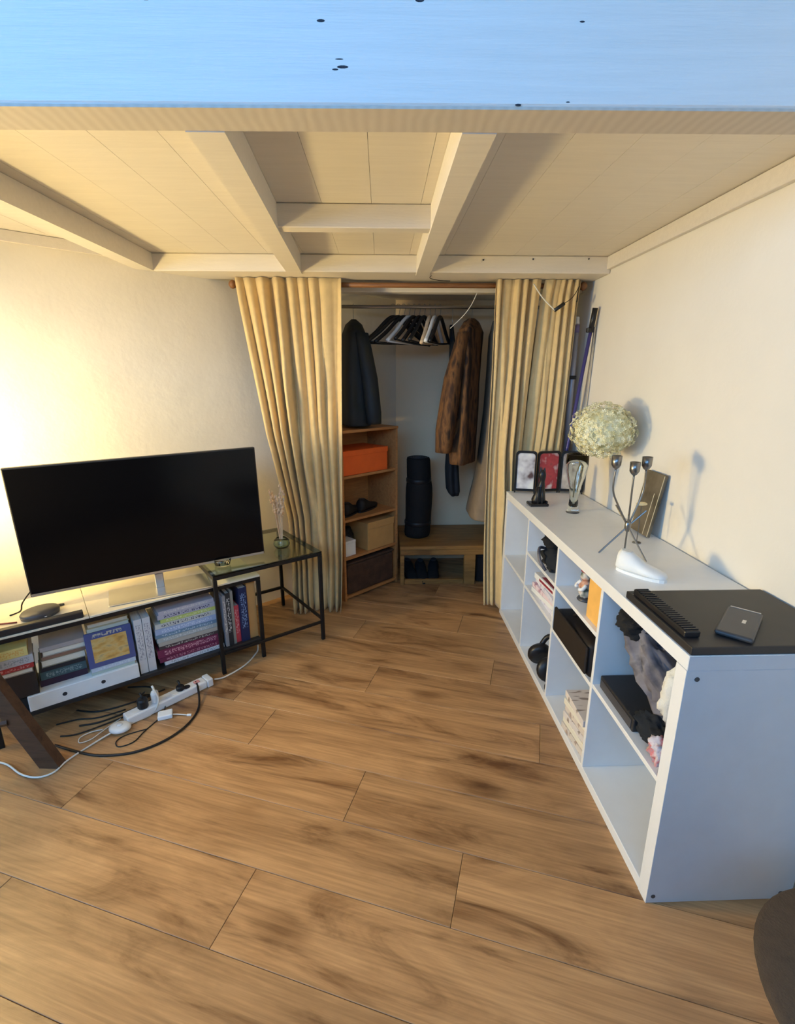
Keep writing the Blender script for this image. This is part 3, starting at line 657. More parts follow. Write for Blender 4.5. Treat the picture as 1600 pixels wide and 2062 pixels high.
# hanging cords
t = thing('hanging_cord', 'cord with a black inline switch slung between the rod and a hook', 'cord', (0, 0, 0))
obj('pale_cord', tb([(.785, 2.70, 1.868), (.83, 2.68, 1.80), (.896, 2.67, 1.738)], .003, 6, 4), M['white_cable'], t, True)
obj('switch', tb([(.894, 2.67, 1.738), (.943, 2.675, 1.772)], .0095, 8), M['black_plastic'], t, True)
obj('dark_cord', tb([(.943, 2.675, 1.772), (.99, 2.69, 1.805), (1.03, 2.715, 1.862)], .002, 6, 4), M['cable'], t, True)
tag(obj('pull_cord', tb([(.535, 2.925, 1.858), (.51, 2.95, 1.80), (.47, 2.98, 1.745), (.40, 3.0, 1.68)], .0022, 6, 5), M['white_cable'], None, True), 'thin pale pull cord hanging slantwise in front of the hangers', 'cord')

# ------------------------------------------------------------------ closet: bookcase, bench, mat, clothes
bc = thing('bookcase', 'narrow orange-brown wooden bookcase inside the closet behind the left curtain', 'bookcase', (-.246, 2.900, 0), math.radians(43.2))
bw, bd_, bh = .478, .29, 1.10
obj('side_panel', bx(0, .016, 0, bd_, 0, bh-.0165, .001), M['case_wood'], bc)
obj('side_panel', bx(bw-.016, bw, 0, bd_, 0, bh-.0165, .001), M['case_wood'], bc)
obj('top_panel', bx(-.003, bw+.003, -.004, bd_, bh-.016, bh, .001), M['case_wood'], bc)
SHZ = [.03, .295, .545, .822]
for z in SHZ: obj('shelf', bx(.0165, bw-.0165, .002, bd_-.006, z-.016, z, .001), M['case_wood'], bc)
obj('back_panel', bx(.016, bw-.016, bd_-.006, bd_-.001, .015, bh-.017), M['case_wood'], bc)
def bcl(s, n, z):
    c, sn = math.cos(math.radians(43.2)), math.sin(math.radians(43.2)); return (-.246+c*s-sn*n, 2.900+sn*s+c*n, z)
RB = math.radians(43.2)
t = thing('storage_box', 'bright orange lidded box on the second shelf of the closet bookcase', 'box', bcl(.20, .0, SHZ[3]+.0005), RB)
obj('body', bx(-.175, .195, .012, .25, 0, .125, .002), M['orange'], t)
obj('lid', bx(-.178, .198, .009, .253, .118, .152, .002), M['orange'], t)
for i, (s, n, r, lb) in enumerate(((.06, .06, .5, 'dark brown shoe nearest the curtain on the bookcase shelf'), (.20, .08, .35, 'dark brown shoe beside the first one on the bookcase shelf'))):
    shoe(lb, bcl(s, n, SHZ[2]+.0005), RB+r, .225, .08, .085, M['leather'], M['black_plastic'], 'shoes on the bookcase')
t = thing('cardboard_box', 'open tan cardboard box on the fourth shelf of the bookcase', 'box', bcl(.325, .0, SHZ[1]+.0005), RB)
obj('body', bx(-.115, .125, .01, .24, 0, .185, .002), M['kraft'], t)
obj('flap', bx(-.115, .125, .006, .0095, .145, .192, .001), M['kraft'], t)
t = thing('white_carton', 'small white carton beside the tan cardboard box', 'box', bcl(.07, .02, SHZ[1]+.0005), RB)
obj('body', bx(-.045, .045, 0, .10, 0, .085, .002), M['white'], t); obj('lid', bx(-.046, .046, -.001, .101, .0855, .102, .002), M['white'], t)
heap('dark_pouch', 'dark brown pouch behind the white carton', 'pouch', M['leather'], bcl(.13, .17, SHZ[1]+.072), (.07, .06, .07), .2, 2, 5)
t = thing('basket', 'dark brown woven basket filling the bottom of the bookcase', 'basket', bcl(.24, .0, SHZ[0]+.0005), RB)
obj('body', bx(-.205, .205, .012, .26, 0, .205, .012, 2), M['basket'], t)
obj('rim', bx(-.210, .210, .007, .265, .2055, .222, .006, 2), M['basket'], t)

bn = thing('bench', 'low brown wooden bench standing at the back of the closet', 'bench', (0, 0, 0))
obj('top', bx(.116, .86, 3.15, 3.66, .262, .288, .003), M['bench_wood'], bn)
obj('front_rail', bx(.118, .86, 3.155, 3.18, .222, .2615, .002), M['bench_wood'], bn)
for (x0, x1, y0) in ((.118, .146, 3.155), (.565, .642, 3.155), (.118, .146, 3.60), (.80, .858, 3.60)): obj('leg', bx(x0, x1, y0+.0005, y0+.045, 0, .2215 if y0 < 3.3 else .2615, .002), M['bench_wood'], bn)
obj('bottom_rail', bx(.147, .564, 3.17, 3.19, .0, .035, .002), M['bench_wood'], bn)
k = 0
for (x, y, r, lb) in ((.20, 3.30, -1.35, 'black shoe under the bench beside its outer leg'), (.30, 3.29, -1.5, 'black shoe second from the outer bench leg'), (.41, 3.30, -1.7, 'black shoe third from the outer bench leg')):
    shoe(lb, (x-.03, y+.13, .0005), r, .25, .09, .10, M['black_cloth'], M['black_plastic'], 'shoes under the bench')
t = thing('dark_box', 'black box on the floor at the curtain end of the bench', 'box', (0, 0, 0))
obj('body', bx(.66, .79, 3.20, 3.5, .0005, .185, .004), M['black_board'], t)
obj('lid', bx(.658, .792, 3.198, 3.502, .1855, .21, .004), M['black_board'], t)

ym = thing('yoga_mat', 'rolled black yoga mat standing on the closet bench', 'mat', (.25, 3.40, .2885))
pr_ = []
for z, r in ((0, .080), (.008, .090), (.03, .094), (.15, .091), (.30, .094), (.36, .092), (.405, .086), (.42, .081), (.44, .084), (.56, .082), (.575, .078)):
    pr_.append((r, z))
bm = B(); rings(bm, [[((r*(1+.03*math.sin(2*th+z*5)))*math.cos(th)+.012*math.sin(z*5), r*math.sin(th), z) for th in [2*PI*q/28 for q in range(28)]] for r, z in pr_]); obj('roll', bm, M['mat_foam'], ym, True)
obj('strap', lathe(B(), [(.087, .400), (.0895, .405), (.0895, .425), (.087, .430)], 28, (.008, 0, 0)), M['black_plastic'], ym, True)
obj('strap', lathe(B(), [(.094, .09), (.0975, .095), (.0975, .115), (.094, .12)], 28, (.005, 0, 0)), M['black_plastic'], ym, True)
sp = [(.012*a_/(2*PI)*math.cos(a_)+.006*math.cos(a_), .012*a_/(2*PI)*math.sin(a_)+.006*math.sin(a_), .578) for a_ in [q*.35 for q in range(100)]]
obj('spiral_end', tb([(p[0]+.003, p[1], p[2]) for p in sp], .002, 5), M['dark_grey'], ym)

# hangers
def hanger(label, x, rz, mt, sway, w=.21, bar=True):
    t = thing('hanger', label, 'hanger', (x, 3.2, 1.822), (sway, 0, rz), 'hangers on the closet rail')
    obj('hook', tb([(0, -.014, .002), (0, -.010, .0125), (0, .0, .0155), (0, .012, .010), (0, .0145, -.004), (0, .006, -.03), (0, 0, -.062)], .0018, 6, 4), M['steel'], t, True)
    obj('shoulder_bar', tb([(0, -w, -.205), (0, -w*.6, -.145), (0, -.05, -.078), (0, 0, -.058), (0, .05, -.078), (0, w*.6, -.145), (0, w, -.205)], .0115, 8, 4), mt, t, True)
    if bar: obj('trouser_bar', tb([(0, -w+.005, -.207), (0, 0, -.214), (0, w-.005, -.207)], .006, 6, 3), mt, t, True)
    return t
hb = ['black', 'black', 'black', 'white', 'black', 'black', 'black', 'brown', 'white', 'black']
names = ['first', 'second', 'third', 'fourth', 'fifth', 'sixth', 'seventh', 'eighth', 'ninth', 'tenth']
hm = {'black': M['black_plastic'], 'pale': M['silver'], 'brown': M['twig'], 'white': M['white_gloss']}
for i, c in enumerate(hb):
    hanger(f'empty {c} clothes hanger, {names[i]} from the jacket end of the closet rail', .075+i*.032, math.radians(-60+i*5.0 + random.uniform(-9, 9)), hm[c], math.radians(random.uniform(-5, 5)), .215)

# garments: stacked elliptical sections
def garment(secs, n=36, wr=.10, fr=5, seed=0):
    bm = B(); rs = []; S2 = []
    for (a0, a1) in zip(secs, secs[1:]):
        for q in range(4): S2.append([u+(v-u)*q/4 for u, v in zip(a0, a1)])
    S2.append(list(secs[-1]))
    for z, cx, cy, rx, ry in S2:
        r = []
        for k in range(n):
            th = 2*PI*k/n
            d = 1 + wr*math.sin(fr*th+seed+z*2) * .6 + wr*.8*noise.noise(Vector((math.cos(th)*1.6+seed, math.sin(th)*1.6, z*3.5)))
            r.append((cx+rx*d*math.cos(th), cy+ry*d*math.sin(th), z))
        rs.append(r)
    rings(bm, rs); return bm
def hung(name, label, mt, x, secs, sleeve=None, rz=0, cat='coat', wr=.10, fr=5, seed=0):
    t = thing(name, label, cat, (x, 3.2, 0), rz)
    obj('body', garment(secs, wr=wr, fr=fr, seed=seed), mt, t, True)
    if sleeve: obj('sleeve', garment(sleeve, 20, .12, 3, seed+2), mt, t, True)
    zt = secs[0][0] if secs[0][0] > secs[-1][0] else secs[-1][0]
    obj('hanger_hook', tb([(0, -.012, 1.826), (0, -.008, 1.8355), (0, 0, 1.838), (0, .012, 1.832), (0, .0135, 1.82), (0, 0, zt-.01)], .0018, 6, 3), M['steel'], t, True)
    return t
hung('coat', 'brown shaggy fur coat hanging at the curtain end of the closet rail', M['fur'], .56,
     [(1.755, 0, 0, .02, .04), (1.735, 0, 0, .045, .10), (1.68, 0, 0, .07, .20), (1.55, -.01, 0, .075, .235), (1.2, -.02, 0, .085, .25), (.98, -.03, 0, .09, .25), (.88, -.03, 0, .085, .24)],
     [(1.66, -.03, -.19, .04, .05), (1.4, -.08, -.25, .052, .06), (1.1, -.115, -.26, .055, .06), (.96, -.125, -.25, .05, .055)], math.radians(-14), wr=.12, fr=6, seed=1)
hung('jacket', 'navy jacket showing below the brown fur coat in the closet', M['navy'], .44,
     [(1.73, 0, .14, .012, .05), (1.62, 0.01, .16, .018, .12), (1.2, .02, .16, .026, .14), (.80, 0.03, .12, .045, .16), (.66, .04, .10, .045, .14), (.63, .045, .10, .035, .11)], None, math.radians(-6), wr=.14, seed=4)
hung('long_coat', 'taupe long coat hanging between fur coat and right curtain', M['taupe'], .71,
     [(1.74, 0, 0, .02, .06), (1.66, 0, 0, .035, .19), (1.2, 0, 0, .045, .22), (.8, -.02, -.01, .06, .23), (.56, -.045, -.02, .085, .24), (.52, -.05, -.02, .085, .24)], None, math.radians(-6), wr=.08, seed=6)
hung('dark_coat', 'black coat on the rail mostly behind the right curtain', M['black_cloth'], .84,
     [(1.745, 0, 0, .02, .05), (1.68, 0, 0, .04, .19), (1.2, 0, 0, .055, .22), (.7, -.01, 0, .065, .22), (.50, -.02, 0, .07, .22)], None, math.radians(-4), wr=.1, seed=8)
hung('padded_jacket', 'dark green-black jacket hanging above the bookcase behind the left curtain', M['jacket'], -.17,
     [(1.745, 0, 0, .02, .05), (1.72, 0, 0, .05, .11), (1.66, .0, 0, .075, .17), (1.4, .0, 0, .095, .20), (1.16, .0, 0, .105, .20), (1.115, .0, 0, .10, .19)],
     [(1.66, .035, -.13, .04, .05), (1.4, .075, -.17, .05, .06), (1.2, .095, -.18, .048, .055), (1.13, .10, -.17, .045, .05)], math.radians(6), 'jacket', wr=.1, seed=3)

# ------------------------------------------------------------------ television corner: nested glass console and side table
CO = Vector((-1.44, 1.682, 0)); CA = math.atan2(.579, .815); cc, cs_ = math.cos(CA), math.sin(CA)
def C_(s, n, z=0): return (CO.x+cc*s-cs_*n, CO.y+cs_*s+cc*n, z)
tc = thing('tv_console', 'low black metal television console with pale top and bookshelf below', 'console', tuple(CO), CA)
S0, S1, D = -.07, 1.006, .36; R = .009
def bar(p, q, w=.018):  # square bar between two axis-aligned points
    x0, x1 = sorted((p[0], q[0])); y0, y1 = sorted((p[1], q[1])); z0, z1 = sorted((p[2], q[2])); h = w/2
    return bx(x0-h, x1+h, y0-h, y1+h, z0-h, z1+h, .0015)
ZR = .441
for n_ in (R, D-R): obj('rail', bar((S0+.018, n_, ZR), (S1-.018, n_, ZR)), M['black_metal'], tc)
for s_ in (S0, S1): obj('rail', bar((s_, R, ZR), (s_, D-R, ZR)), M['black_metal'], tc)
for s_ in (S0, S1):
    for n_ in (R, D-R): obj('leg', bar((s_, n_, .009), (s_, n_, ZR-.0185)), M['black_metal'], tc)
obj('shelf', bx(S0+.0095, S1-.0095, .002, D-.002, .095, .115, .002), M['black_board'], tc)
obj('top_panel', bx(S0-.008, .287, .0, D, .4505, .459, .001), M['glass_lit_cream'], tc)
obj('top_panel', bx(.289, S1+.008, .0, D, .4505, .459, .001), M['glass_lit_cream'], tc)
tt = thing('side_table', 'taller black metal side table with clear glass top overlapping the console end', 'side table', C_(.79, -.022), CA)
TW, TD, TH = .548, .525, .513
for n_ in (0, TD): obj('rail', bar((.018, n_, TH-.009), (TW-.018, n_, TH-.009)), M['black_metal'], tt)
for s_ in (0, TW): obj('rail', bar((s_, 0, TH-.009), (s_, TD, TH-.009)), M['black_metal'], tt)
for s_ in (0, TW):
    for n_ in (0, TD): obj('leg', bar((s_, n_, .0095), (s_, n_, TH-.0275)), M['black_metal'], tt)
for s_ in (TW,): obj('low_rail', bar((s_, .018, .125), (s_, TD-.018, .125), .014), M['black_metal'], tt)
obj('low_rail', bar((.018, 0, .108), (TW-.018, 0, .108), .014), M['black_metal'], tt)
obj('low_rail', bar((.018, TD, .125), (TW-.018, TD, .125), .016), M['black_metal'], tt)
obj('glass_top', bx(-.009, TW+.009, -.009, TD+.009, TH+.0003, TH+.006, .001), M['glass_green'], tt)

# television
TVL, TVR = Vector((-1.456, 1.885)), Vector((-.603, 2.340)); td = (TVR-TVL).normalized(); ta = math.atan2(td.y, td.x)
tvc = (TVL+TVR)/2; tw = (TVR-TVL).length
tv = thing('television', 'large black flat-screen television on a silver foot on the console', 'television', (tvc.x, tvc.y, 0), ta)
mt_ = rotm('Y', math.radians(-1.0), (0, 0, .80))
obj('housing', bx(-tw/2, tw/2, .002, .03, .537, 1.075, .003, 2, mt_), M['black_plastic'], tv)
obj('back_bulge', bx(-tw*.33, tw*.33, .0305, .065, .56, .88, .012, 2), M['black_plastic'], tv)
obj('screen', bx(-tw/2+.006, tw/2-.006, -.0005, .002, .550, 1.069, 0, 1, mt_), M['screen'], tv)
obj('chin_strip', bx(-tw/2+.004, tw/2-.004, -.001, .0018, .538, .5485, .0006, 1, mt_), M['silver'], tv)
obj('neck', bx(-.018, .018, .004, .024, .466, .535, .002), M['silver'], tv)
obj('base_plate', bx(-.21, .21, -.10, .09, .4595, .4665, .003), M['silver'], tv)
tag(obj('bar_box', bx(0, .34, 0, .03, 0, .026, .003), M['black_board'], None, loc=C_(-.07, .002, .4595), rot=(0, 0, CA)), 'slim black bar at the front edge of the console top', 'bar')
t = thing('set_top_box', 'rounded dark grey set-top puck on the console below the television', 'media box', (-1.41, 1.865, .4595), CA+.3)
o = lathe(B(), [(.060, 0), (.068, .004), (.070, .018), (.064, .026), (.02, .027)], 28); bmesh.ops.scale(o, verts=o.verts[:], vec=(1, .8, 1)); obj('body', o, M['dark_grey'], t, True)
obj('front_light', bx(-.004, .004, -.0565, -.055, .010, .013), M['white_gloss'], t)
tag(obj('power_cable', tb([(-1.46, 1.80, .463), (-1.50, 1.79, .463), (-1.56, 1.78, .463), (-1.60, 1.80, .462)], .0035, 6, 4), M['red_cable'], None, True), 'dark red cable running from the grey puck to the console end', 'cable')
tag(obj('power_cable', tb([(-1.43, 1.93, .60), (-1.455, 1.915, .56), (-1.50, 1.90, .50), (-1.515, 1.90, .463), (-1.53, 1.86, .463)], .003, 6, 4), M['cable'], None, True), 'black cable dropping from the back of the television', 'cable')
o = thing('button_remote', 'tiny dark remote button on the pale console top', 'remote', C_(.2, .19, .4595), CA)
obj('body', bx(-.016, .016, -.008, .008, 0, .007, .002), M['dark_grey'], o); obj('button', bx(-.004, .004, -.003, .003, .007, .008), M['black_plastic'], o)

# twigs in a glass bowl, small tumbler on the side table
t = thing('glass_bowl', 'round greenish glass bowl near the curtain on the glass side table', 'bowl', (-.545, 2.50, TH+.0065))
obj('bowl', lathe(B(), [(.020, 0), (.034, .004), (.044, .022), (.040, .044), (.028, .056), (.026, .056), (.037, .042), (.040, .022), (.030, .008)], 24), M['glass_green'], t, True)
t = thing('dried_twigs', 'pale dried twigs standing in the round glass bowl', 'twigs', (-.545, 2.50, TH+.0165))
rr = random.Random(3)
for k in range(11):
    dx, dy, h = rr.uniform(-.07, .03), rr.uniform(-.03, .05), rr.uniform(.24, .36)
    tp = (dx*.9, dy*.9, h)
    o = obj('twig', tb([(dx*.10, dy*.10, .0), (dx*.35, dy*.3, h*.45), (dx*.6+rr.uniform(-.008, .008), dy*.6, h*.75), tp], (.0028, .0018), 5, 3), M['twig'], t)
    sd = B()
    for q in range(9):
        z_ = h*(.62+.38*q/9); f = z_/h
        lathe(sd, [(.001, -.009), (.0065, 0), (.001, .012)], 5, (dx*(f-.1)+rr.uniform(-.007, .007), dy*(f-.1)+rr.uniform(-.007, .007), z_))
    q = obj('seed_heads', sd, M['twig'], o); q['kind'] = 'stuff'
t = thing('tumbler', 'small clear glass dish on the near corner of the glass side table', 'dish', C_(.865, .085, TH+.0065), CA)
obj('dish', lathe(B(), [(.028, 0), (.036, .003), (.042, .035), (.039, .035), (.033, .007)], 20), M['glass'], t, True)
o = blob(.026, .022, .008, .2, 3, 2, 14, 8, 2.2); bmesh.ops.translate(o, verts=o.verts[:], vec=(0, 0, .016)); obj('contents', o, M['grey_pole'], t, True)

# ------------------------------------------------------------------ books on the console shelf
def cmat(col, rough=.55): 
    k = 'cover_%02x%02x%02x' % tuple(int(255*c) for c in col)
    if k not in M: M[k] = mat(k, col, rough, var=.06)
    return M[k]
def book_lying(label, s0, s1, z0, th, col, ink=None, n0=.03, d=.20, spine=True, group='books lying on the console shelf', rz=0.0, name='book'):
    w = s1-s0; t = thing(name, label, 'book', C_((s0+s1)/2, n0, z0+.0004), CA+rz, group)
    c = .0022; th -= .0008
    pts = [(0, 0), (d, 0), (d, c), (c, c), (c, th-c), (d, th-c), (d, th), (0, th)]
    if not spine: pts = [(d-y, z) for y, z in pts]
    mx = Matrix(((0, 0, 1, 0), (1, 0, 0, 0), (0, 1, 0, 0), (0, 0, 0, 1)))
    obj('cover', prism(B(), pts, -w/2, w/2, mx), cmat(col), t)
    y0, y1 = (c+.0003, d-.004) if spine else (.004, d-c-.0003)
    obj('pages', bx(-w/2+.003, w/2-.003, y0, y1, c+.0002, th-c-.0002), M['paper'], t)
    if ink and spine:
        obj('spine_lettering', bx(-w*.40, w*.40, -.0005, -.0001, th*.22, th*.78), printed('print', col, ink, (150, 1, 130), .52), t)
    return t
def book_up(label, s0, s1, z0, h, col, ink=None, n0=.03, d=.2, group='books standing on the console shelf', tilt=0.0, name='book', cat='book'):
    w = s1-s0-.0008; t = thing(name, label, cat, C_((s0+s1)/2, n0, z0+.0004), (0, tilt, CA), group); c = .0022
    pts = [(-w/2, 0), (w/2, 0), (w/2, d), (w/2-c, d), (w/2-c, c), (-w/2+c, c), (-w/2+c, d), (-w/2, d)]
    obj('cover', prism(B(), pts, 0, h), cmat(col), t)
    obj('pages', bx(-w/2+c+.0002, w/2-c-.0002, c+.0003, d-.004, .003, h-.003), M['paper_up'], t)
    if ink: obj('spine_lettering', bx(-w*.32, w*.32, -.0005, -.0001, h*.25, h*.9), printed('print', col, ink, (170, 1, 90), .53), t)
    return t
ZS = .115
# stack beside the binders, bottom to top
stk = [('thin white book at the very bottom of the stack by the binders', .018, (.74, .74, .76), (.4, .4, .42), .545, .818),
       ('burgundy book with pink lettering low in the stack by the binders', .022, (.16, .02, .06), (.5, .2, .28), .525, .815),
       ('thick burgundy book with pale pink title in the stack by the binders', .036, (.20, .025, .075), (.62, .30, .36), .52, .815),
       ('dark brown book above the burgundy ones', .015, (.08, .05, .05), (.5, .45, .4), .53, .80),
       ('beige book in the middle of the stack by the binders', .019, (.45, .42, .36), None, .53, .80),
       ('pale grey-green book below the blue ones', .020, (.42, .47, .46), (.65, .66, .65), .525, .80),
       ('steel blue book in the stack by the binders', .016, (.16, .27, .38), (.5, .6, .68), .52, .80),
       ('light blue book under the white one with dark label', .026, (.36, .46, .66), (.62, .70, .82), .522, .798),
       ('white book with a dark label in the upper stack by the binders', .022, (.62, .63, .58), (.10, .10, .14), .525, .795),
       ('lime green book near the top of the stack', .017, (.52, .60, .16), (.7, .74, .4), .55, .797),
       ('lilac-grey book with dark title just under the topmost one', .021, (.50, .47, .52), (.08, .07, .14), .54, .795),
       ('pale lilac book on top of the stack by the binders', .017, (.54, .49, .53), (.7, .66, .6), .545, .79)]
z = ZS
for lb, th, col, ink, sa, sb in stk:
    book_lying(lb, sa, sb, z, th*1.09, col, ink, rz=random.uniform(-.02, .02)); z += th*1.09
# binders
for lb, s0, s1 in (('white binder with grey print beside the blue-framed picture', .442, .474), ('white binder with grey print beside the stacked books', .4755, .508)):
    book_up(lb, s0, s1, ZS, .265, (.66, .65, .64), (.36, .35, .38), .022, .22, 'white binders', name='binder', cat='binder')
# upright books
for lb, s0, s1, h, col, ink in (('grey upright book right behind the side table leg', .826, .842, .27, (.34, .34, .37), (.7, .7, .7)), ('black upright book with white marks beside the grey one', .842, .866, .28, (.03, .03, .035), (.6, .6, .6)),
                           ('thin grey-olive upright book next to the red one', .866, .880, .285, (.30, .29, .25), None), ('coral red upright book in the console', .880, .906, .20, (.60, .06, .08), (.75, .3, .3)),
                           ('dark navy upright book beside the cardboard box', .906, .948, .29, (.012, .02, .075), (.2, .3, .5))):
    book_up(lb, s0, s1, ZS, h, col, ink, random.uniform(.02, .034))
t = thing('cardboard_sleeve', 'brown cardboard box standing at the end of the console shelf', 'box', C_(.972, .03, ZS+.0004), CA)
obj('body', bx(-.022, .022, 0, .25, 0, .30, .001), M['kraft'], t); obj('lid_flap', bx(-.022, .022, -.0025, -.0003, .20, .31, .0005), M['kraft'], t)
# white box with two finger holes
t = thing('drawer_box', 'long white flat box with two dark finger holes on the console shelf', 'box', C_(.236, .002, ZS+.0004), CA)
obj('body', bx(-.198, .198, 0, .28, 0, .066, .002), M['white'], t)
for s_ in (-.078, .06): obj('finger_hole', lathe(B(), [(.0085, 0), (.008, .0008)], 14), M['socket_dark'], t, loc=(s_, -.0002, .033), rot=(PI/2, 0, 0))
# books on the white box
z = ZS+.067
for lb, th, col, ink, sa, sb in (('pale mint book on the white box under the framed picture', .013, (.45, .55, .50), None, .26, .425), ('light blue-white book right under the framed picture', .020, (.55, .62, .72), (.7, .75, .8), .262, .43)):
    book_lying(lb, sa, sb, z, th, col, ink, n0=.015); z += th
ZM = z
t = thing('picture_book', 'blue bordered book with an orange landscape cover facing out from the shelf', 'book', C_(.345, .012, ZM+.001), (math.radians(-14), 0, CA), 'books standing on the console shelf')
obj('cover', bx(-.088, .088, 0, .012, 0, .150, .001), cmat((.075, .09, .24)), t)
obj('cover_picture', bx(-.066, .066, -.0008, -.0001, .020, .122), blotch('landscape', [(.42, .24, .05), (.62, .34, .07), (.66, .46, .16), (.40, .30, .14)], 18, .5, 3, (1, 1, 2.5)), t)
obj('cover_title', bx(-.060, .060, -.0008, -.0001, .128, .142), printed('title', (.075, .09, .24), (.5, .45, .35), (80, 1, 60), .5), t)
z = .352
for lb, th, col, sa, sb in (('cream book lying behind the top of the picture book', .022, (.60, .52, .30), .27, .432), ('pale tan book lying topmost behind the picture book', .020, (.62, .50, .30), .275, .43)):
    book_lying(lb, sa, sb, z, th, col, None, n0=.066, spine=False); z += th
heap('book_pile_support', 'dark cloth bundle behind the picture book', 'cloth', M['black_cloth'], C_(.35, .19, .270), (.07, .08, .080), .1, 2, 4, (0, 0, CA), p=5)
# stack of dark and pale books at the lamp end
z = ZS+.067
for lb, th, col, ink, sa, sb, sp in (('dark purple book on the white box at the lamp end', .028, (.035, .015, .035), None, .085, .25, True), ('dark teal book with worn print above the purple one', .036, (.05, .10, .11), (.20, .27, .27), .09, .25, True),
                                ('black book above the teal one', .018, (.02, .02, .025), None, .095, .25, True), ('beige book with pale page edges above the black one', .032, (.30, .27, .19), None, .10, .255, False),
                                ('thin brown book in the upper pile', .014, (.26, .15, .10), None, .105, .258, True), ('pale beige book second from the top at the lamp end', .024, (.46, .40, .33), None, .11, .262, False), ('grey-beige book topmost in the pile at the lamp end', .018, (.42, .37, .34), None, .105, .262, True)):
    book_lying(lb, sa, sb, z, th, col, ink, n0=.05, spine=sp); z += th
z = .182
for lb, th, col, ink, sa, sb, sp in (('black-brown book low at the far lamp end of the shelf', .10, (.03, .022, .02), None, -.045, .08, True), ('cream-edged book under the red one', .020, (.34, .26, .2), None, -.04, .075, False), ('red book with pink spine end at the lamp end', .020, (.42, .035, .03), (.6, .25, .2), -.045, .08, True),
                                ('pale grey book above the red one', .036, (.50, .47, .46), (.3, .3, .3), -.045, .083, True), ('yellow book topmost at the far lamp end of the shelf', .038, (.72, .58, .20), (.7, .4, .1), -.05, .07, True)):
    book_lying(lb, sa, sb, z, th, col, ink, n0=.012, d=.17, spine=sp); z += th
t = thing('low_box', 'dark flat box under the far pile of books at the lamp end', 'box', C_(.0, .03, ZS+.0004), CA)
obj('body', bx(-.05, .036, 0, .2, 0, .055, .002), M['black_board'], t); obj('lid', bx(-.05, .036, -.001, .201, .0553, .066, .001), M['black_board'], t)

# ------------------------------------------------------------------ power strip and cables on the floor
PA = math.atan2(2.03-1.768, -.843+1.09)
ps = thing('power_strip', 'white power strip with plugs on the floor in front of the console', 'power strip', (-.966, 1.90, 0), PA)
obj('body', bx(-.175, .175, -.027, .027, .0005, .038, .006, 2), M['white_gloss'], ps)
obj('end_cap', bx(.176, .205, -.03, .03, .0005, .040, .005, 2), M['white'], ps)
obj('switch', bx(.125, .150, -.010, .010, .038, .043, .001), cmat((.75, .35, .33)), ps)
for s_ in (-.13, -.075, -.02, .035, .09): obj('socket', lathe(B(), [(.017, .0382), (.0165, .0388), (.010, .0384)], 16, (s_, 0, 0)), M['socket_dark'] if s_ > .05 else M['white'], ps)
def plug(label, s, mt, h=.045, r=.019, cord=None):
    c, sn = math.cos(PA), math.sin(PA); t = thing('plug', label, 'plug', (-.966+c*s, 1.90+sn*s, .0392), PA, 'plugs in the power strip')
    obj('body', lathe(B(), [(r*.9, 0), (r, .003), (r, h*.8), (r*.8, h), (r*.3, h+.002)], 16), mt, t)
    obj('cord_boot', tb([(0, 0, h), (0, .004, h+.012), (0, .016, h+.018)], .005, 8, 3), mt, t, True); return t
plug('black plug at the lamp end of the power strip', -.10, M['black_plastic'], .042, .022)
plug('white plug with a looped cord in the power strip', -.048, M['white'], .05, .016)
plug('low black plug near the capped end of the power strip', .062, M['black_plastic'], .020, .018)
def cable(label, pts, r, mt, sub=6): return tag(obj('cable', tb(pts, r, 7, sub), M[mt], None, True), label, 'cable')
fz = .0045
cable('white cable curving from the wall plug behind the table to the power strip', [(-.715, 2.44, .30), (-.70, 2.38, .15), (-.672, 2.34, .02), (-.675, 2.28, fz), (-.705, 2.18, fz), (-.77, 2.09, fz), (-.81, 2.055, .016)], .004, 'white_cable')
cable('thick black cable sweeping in a wide arc over the floor to the lamp', [(-.875, 2.0, .040), (-.85, 1.96, .03), (-.815, 1.86, fz), (-.825, 1.75, fz), (-.88, 1.66, fz), (-.97, 1.602, fz), (-1.08, 1.588, fz), (-1.17, 1.605, fz), (-1.30, 1.65, fz)], .0048, 'cable')
cable('thin dark cable looping beside the white adapter', [(-.962, 1.87, .012), (-.955, 1.815, .004), (-.985, 1.72, .003), (-1.0, 1.66, .003), (-1.045, 1.635, .003), (-1.07, 1.665, .003), (-1.05, 1.70, .003), (-.98, 1.735, .003)], .0022, 'cable')
cable('pale cable from the white plug through the round dimmer out past the lamp leg', [(-1.005, 1.868, .10), (-.99, 1.85, .105), (-.975, 1.845, .06), (-1.0, 1.83, .006), (-1.05, 1.775, .006), (-1.10, 1.715, .012), (-1.15, 1.66, fz), (-1.20, 1.57, fz), (-1.215, 1.51, fz), (-1.26, 1.488, fz), (-1.33, 1.505, fz), (-1.43, 1.56, fz), (-1.55, 1.58, fz)], .0036, 'white_cable')
cable('thin pale cable making a small loop near the lamp foot', [(-1.12, 1.80, fz), (-1.15, 1.74, fz), (-1.175, 1.68, fz), (-1.21, 1.66, fz), (-1.225, 1.69, fz), (-1.20, 1.72, fz), (-1.16, 1.735, fz)], .0022, 'white_cable')
cable('dark cable lying straight beneath the console', [(-1.04, 1.93, fz), (-1.12, 1.84, fz), (-1.20, 1.78, fz), (-1.27, 1.76, fz)], .0035, 'cable')
cable('second dark cable beneath the console nearer its back', [(-1.02, 2.0, fz), (-1.12, 1.91, fz), (-1.24, 1.85, fz), (-1.34, 1.86, fz)], .0035, 'cable')
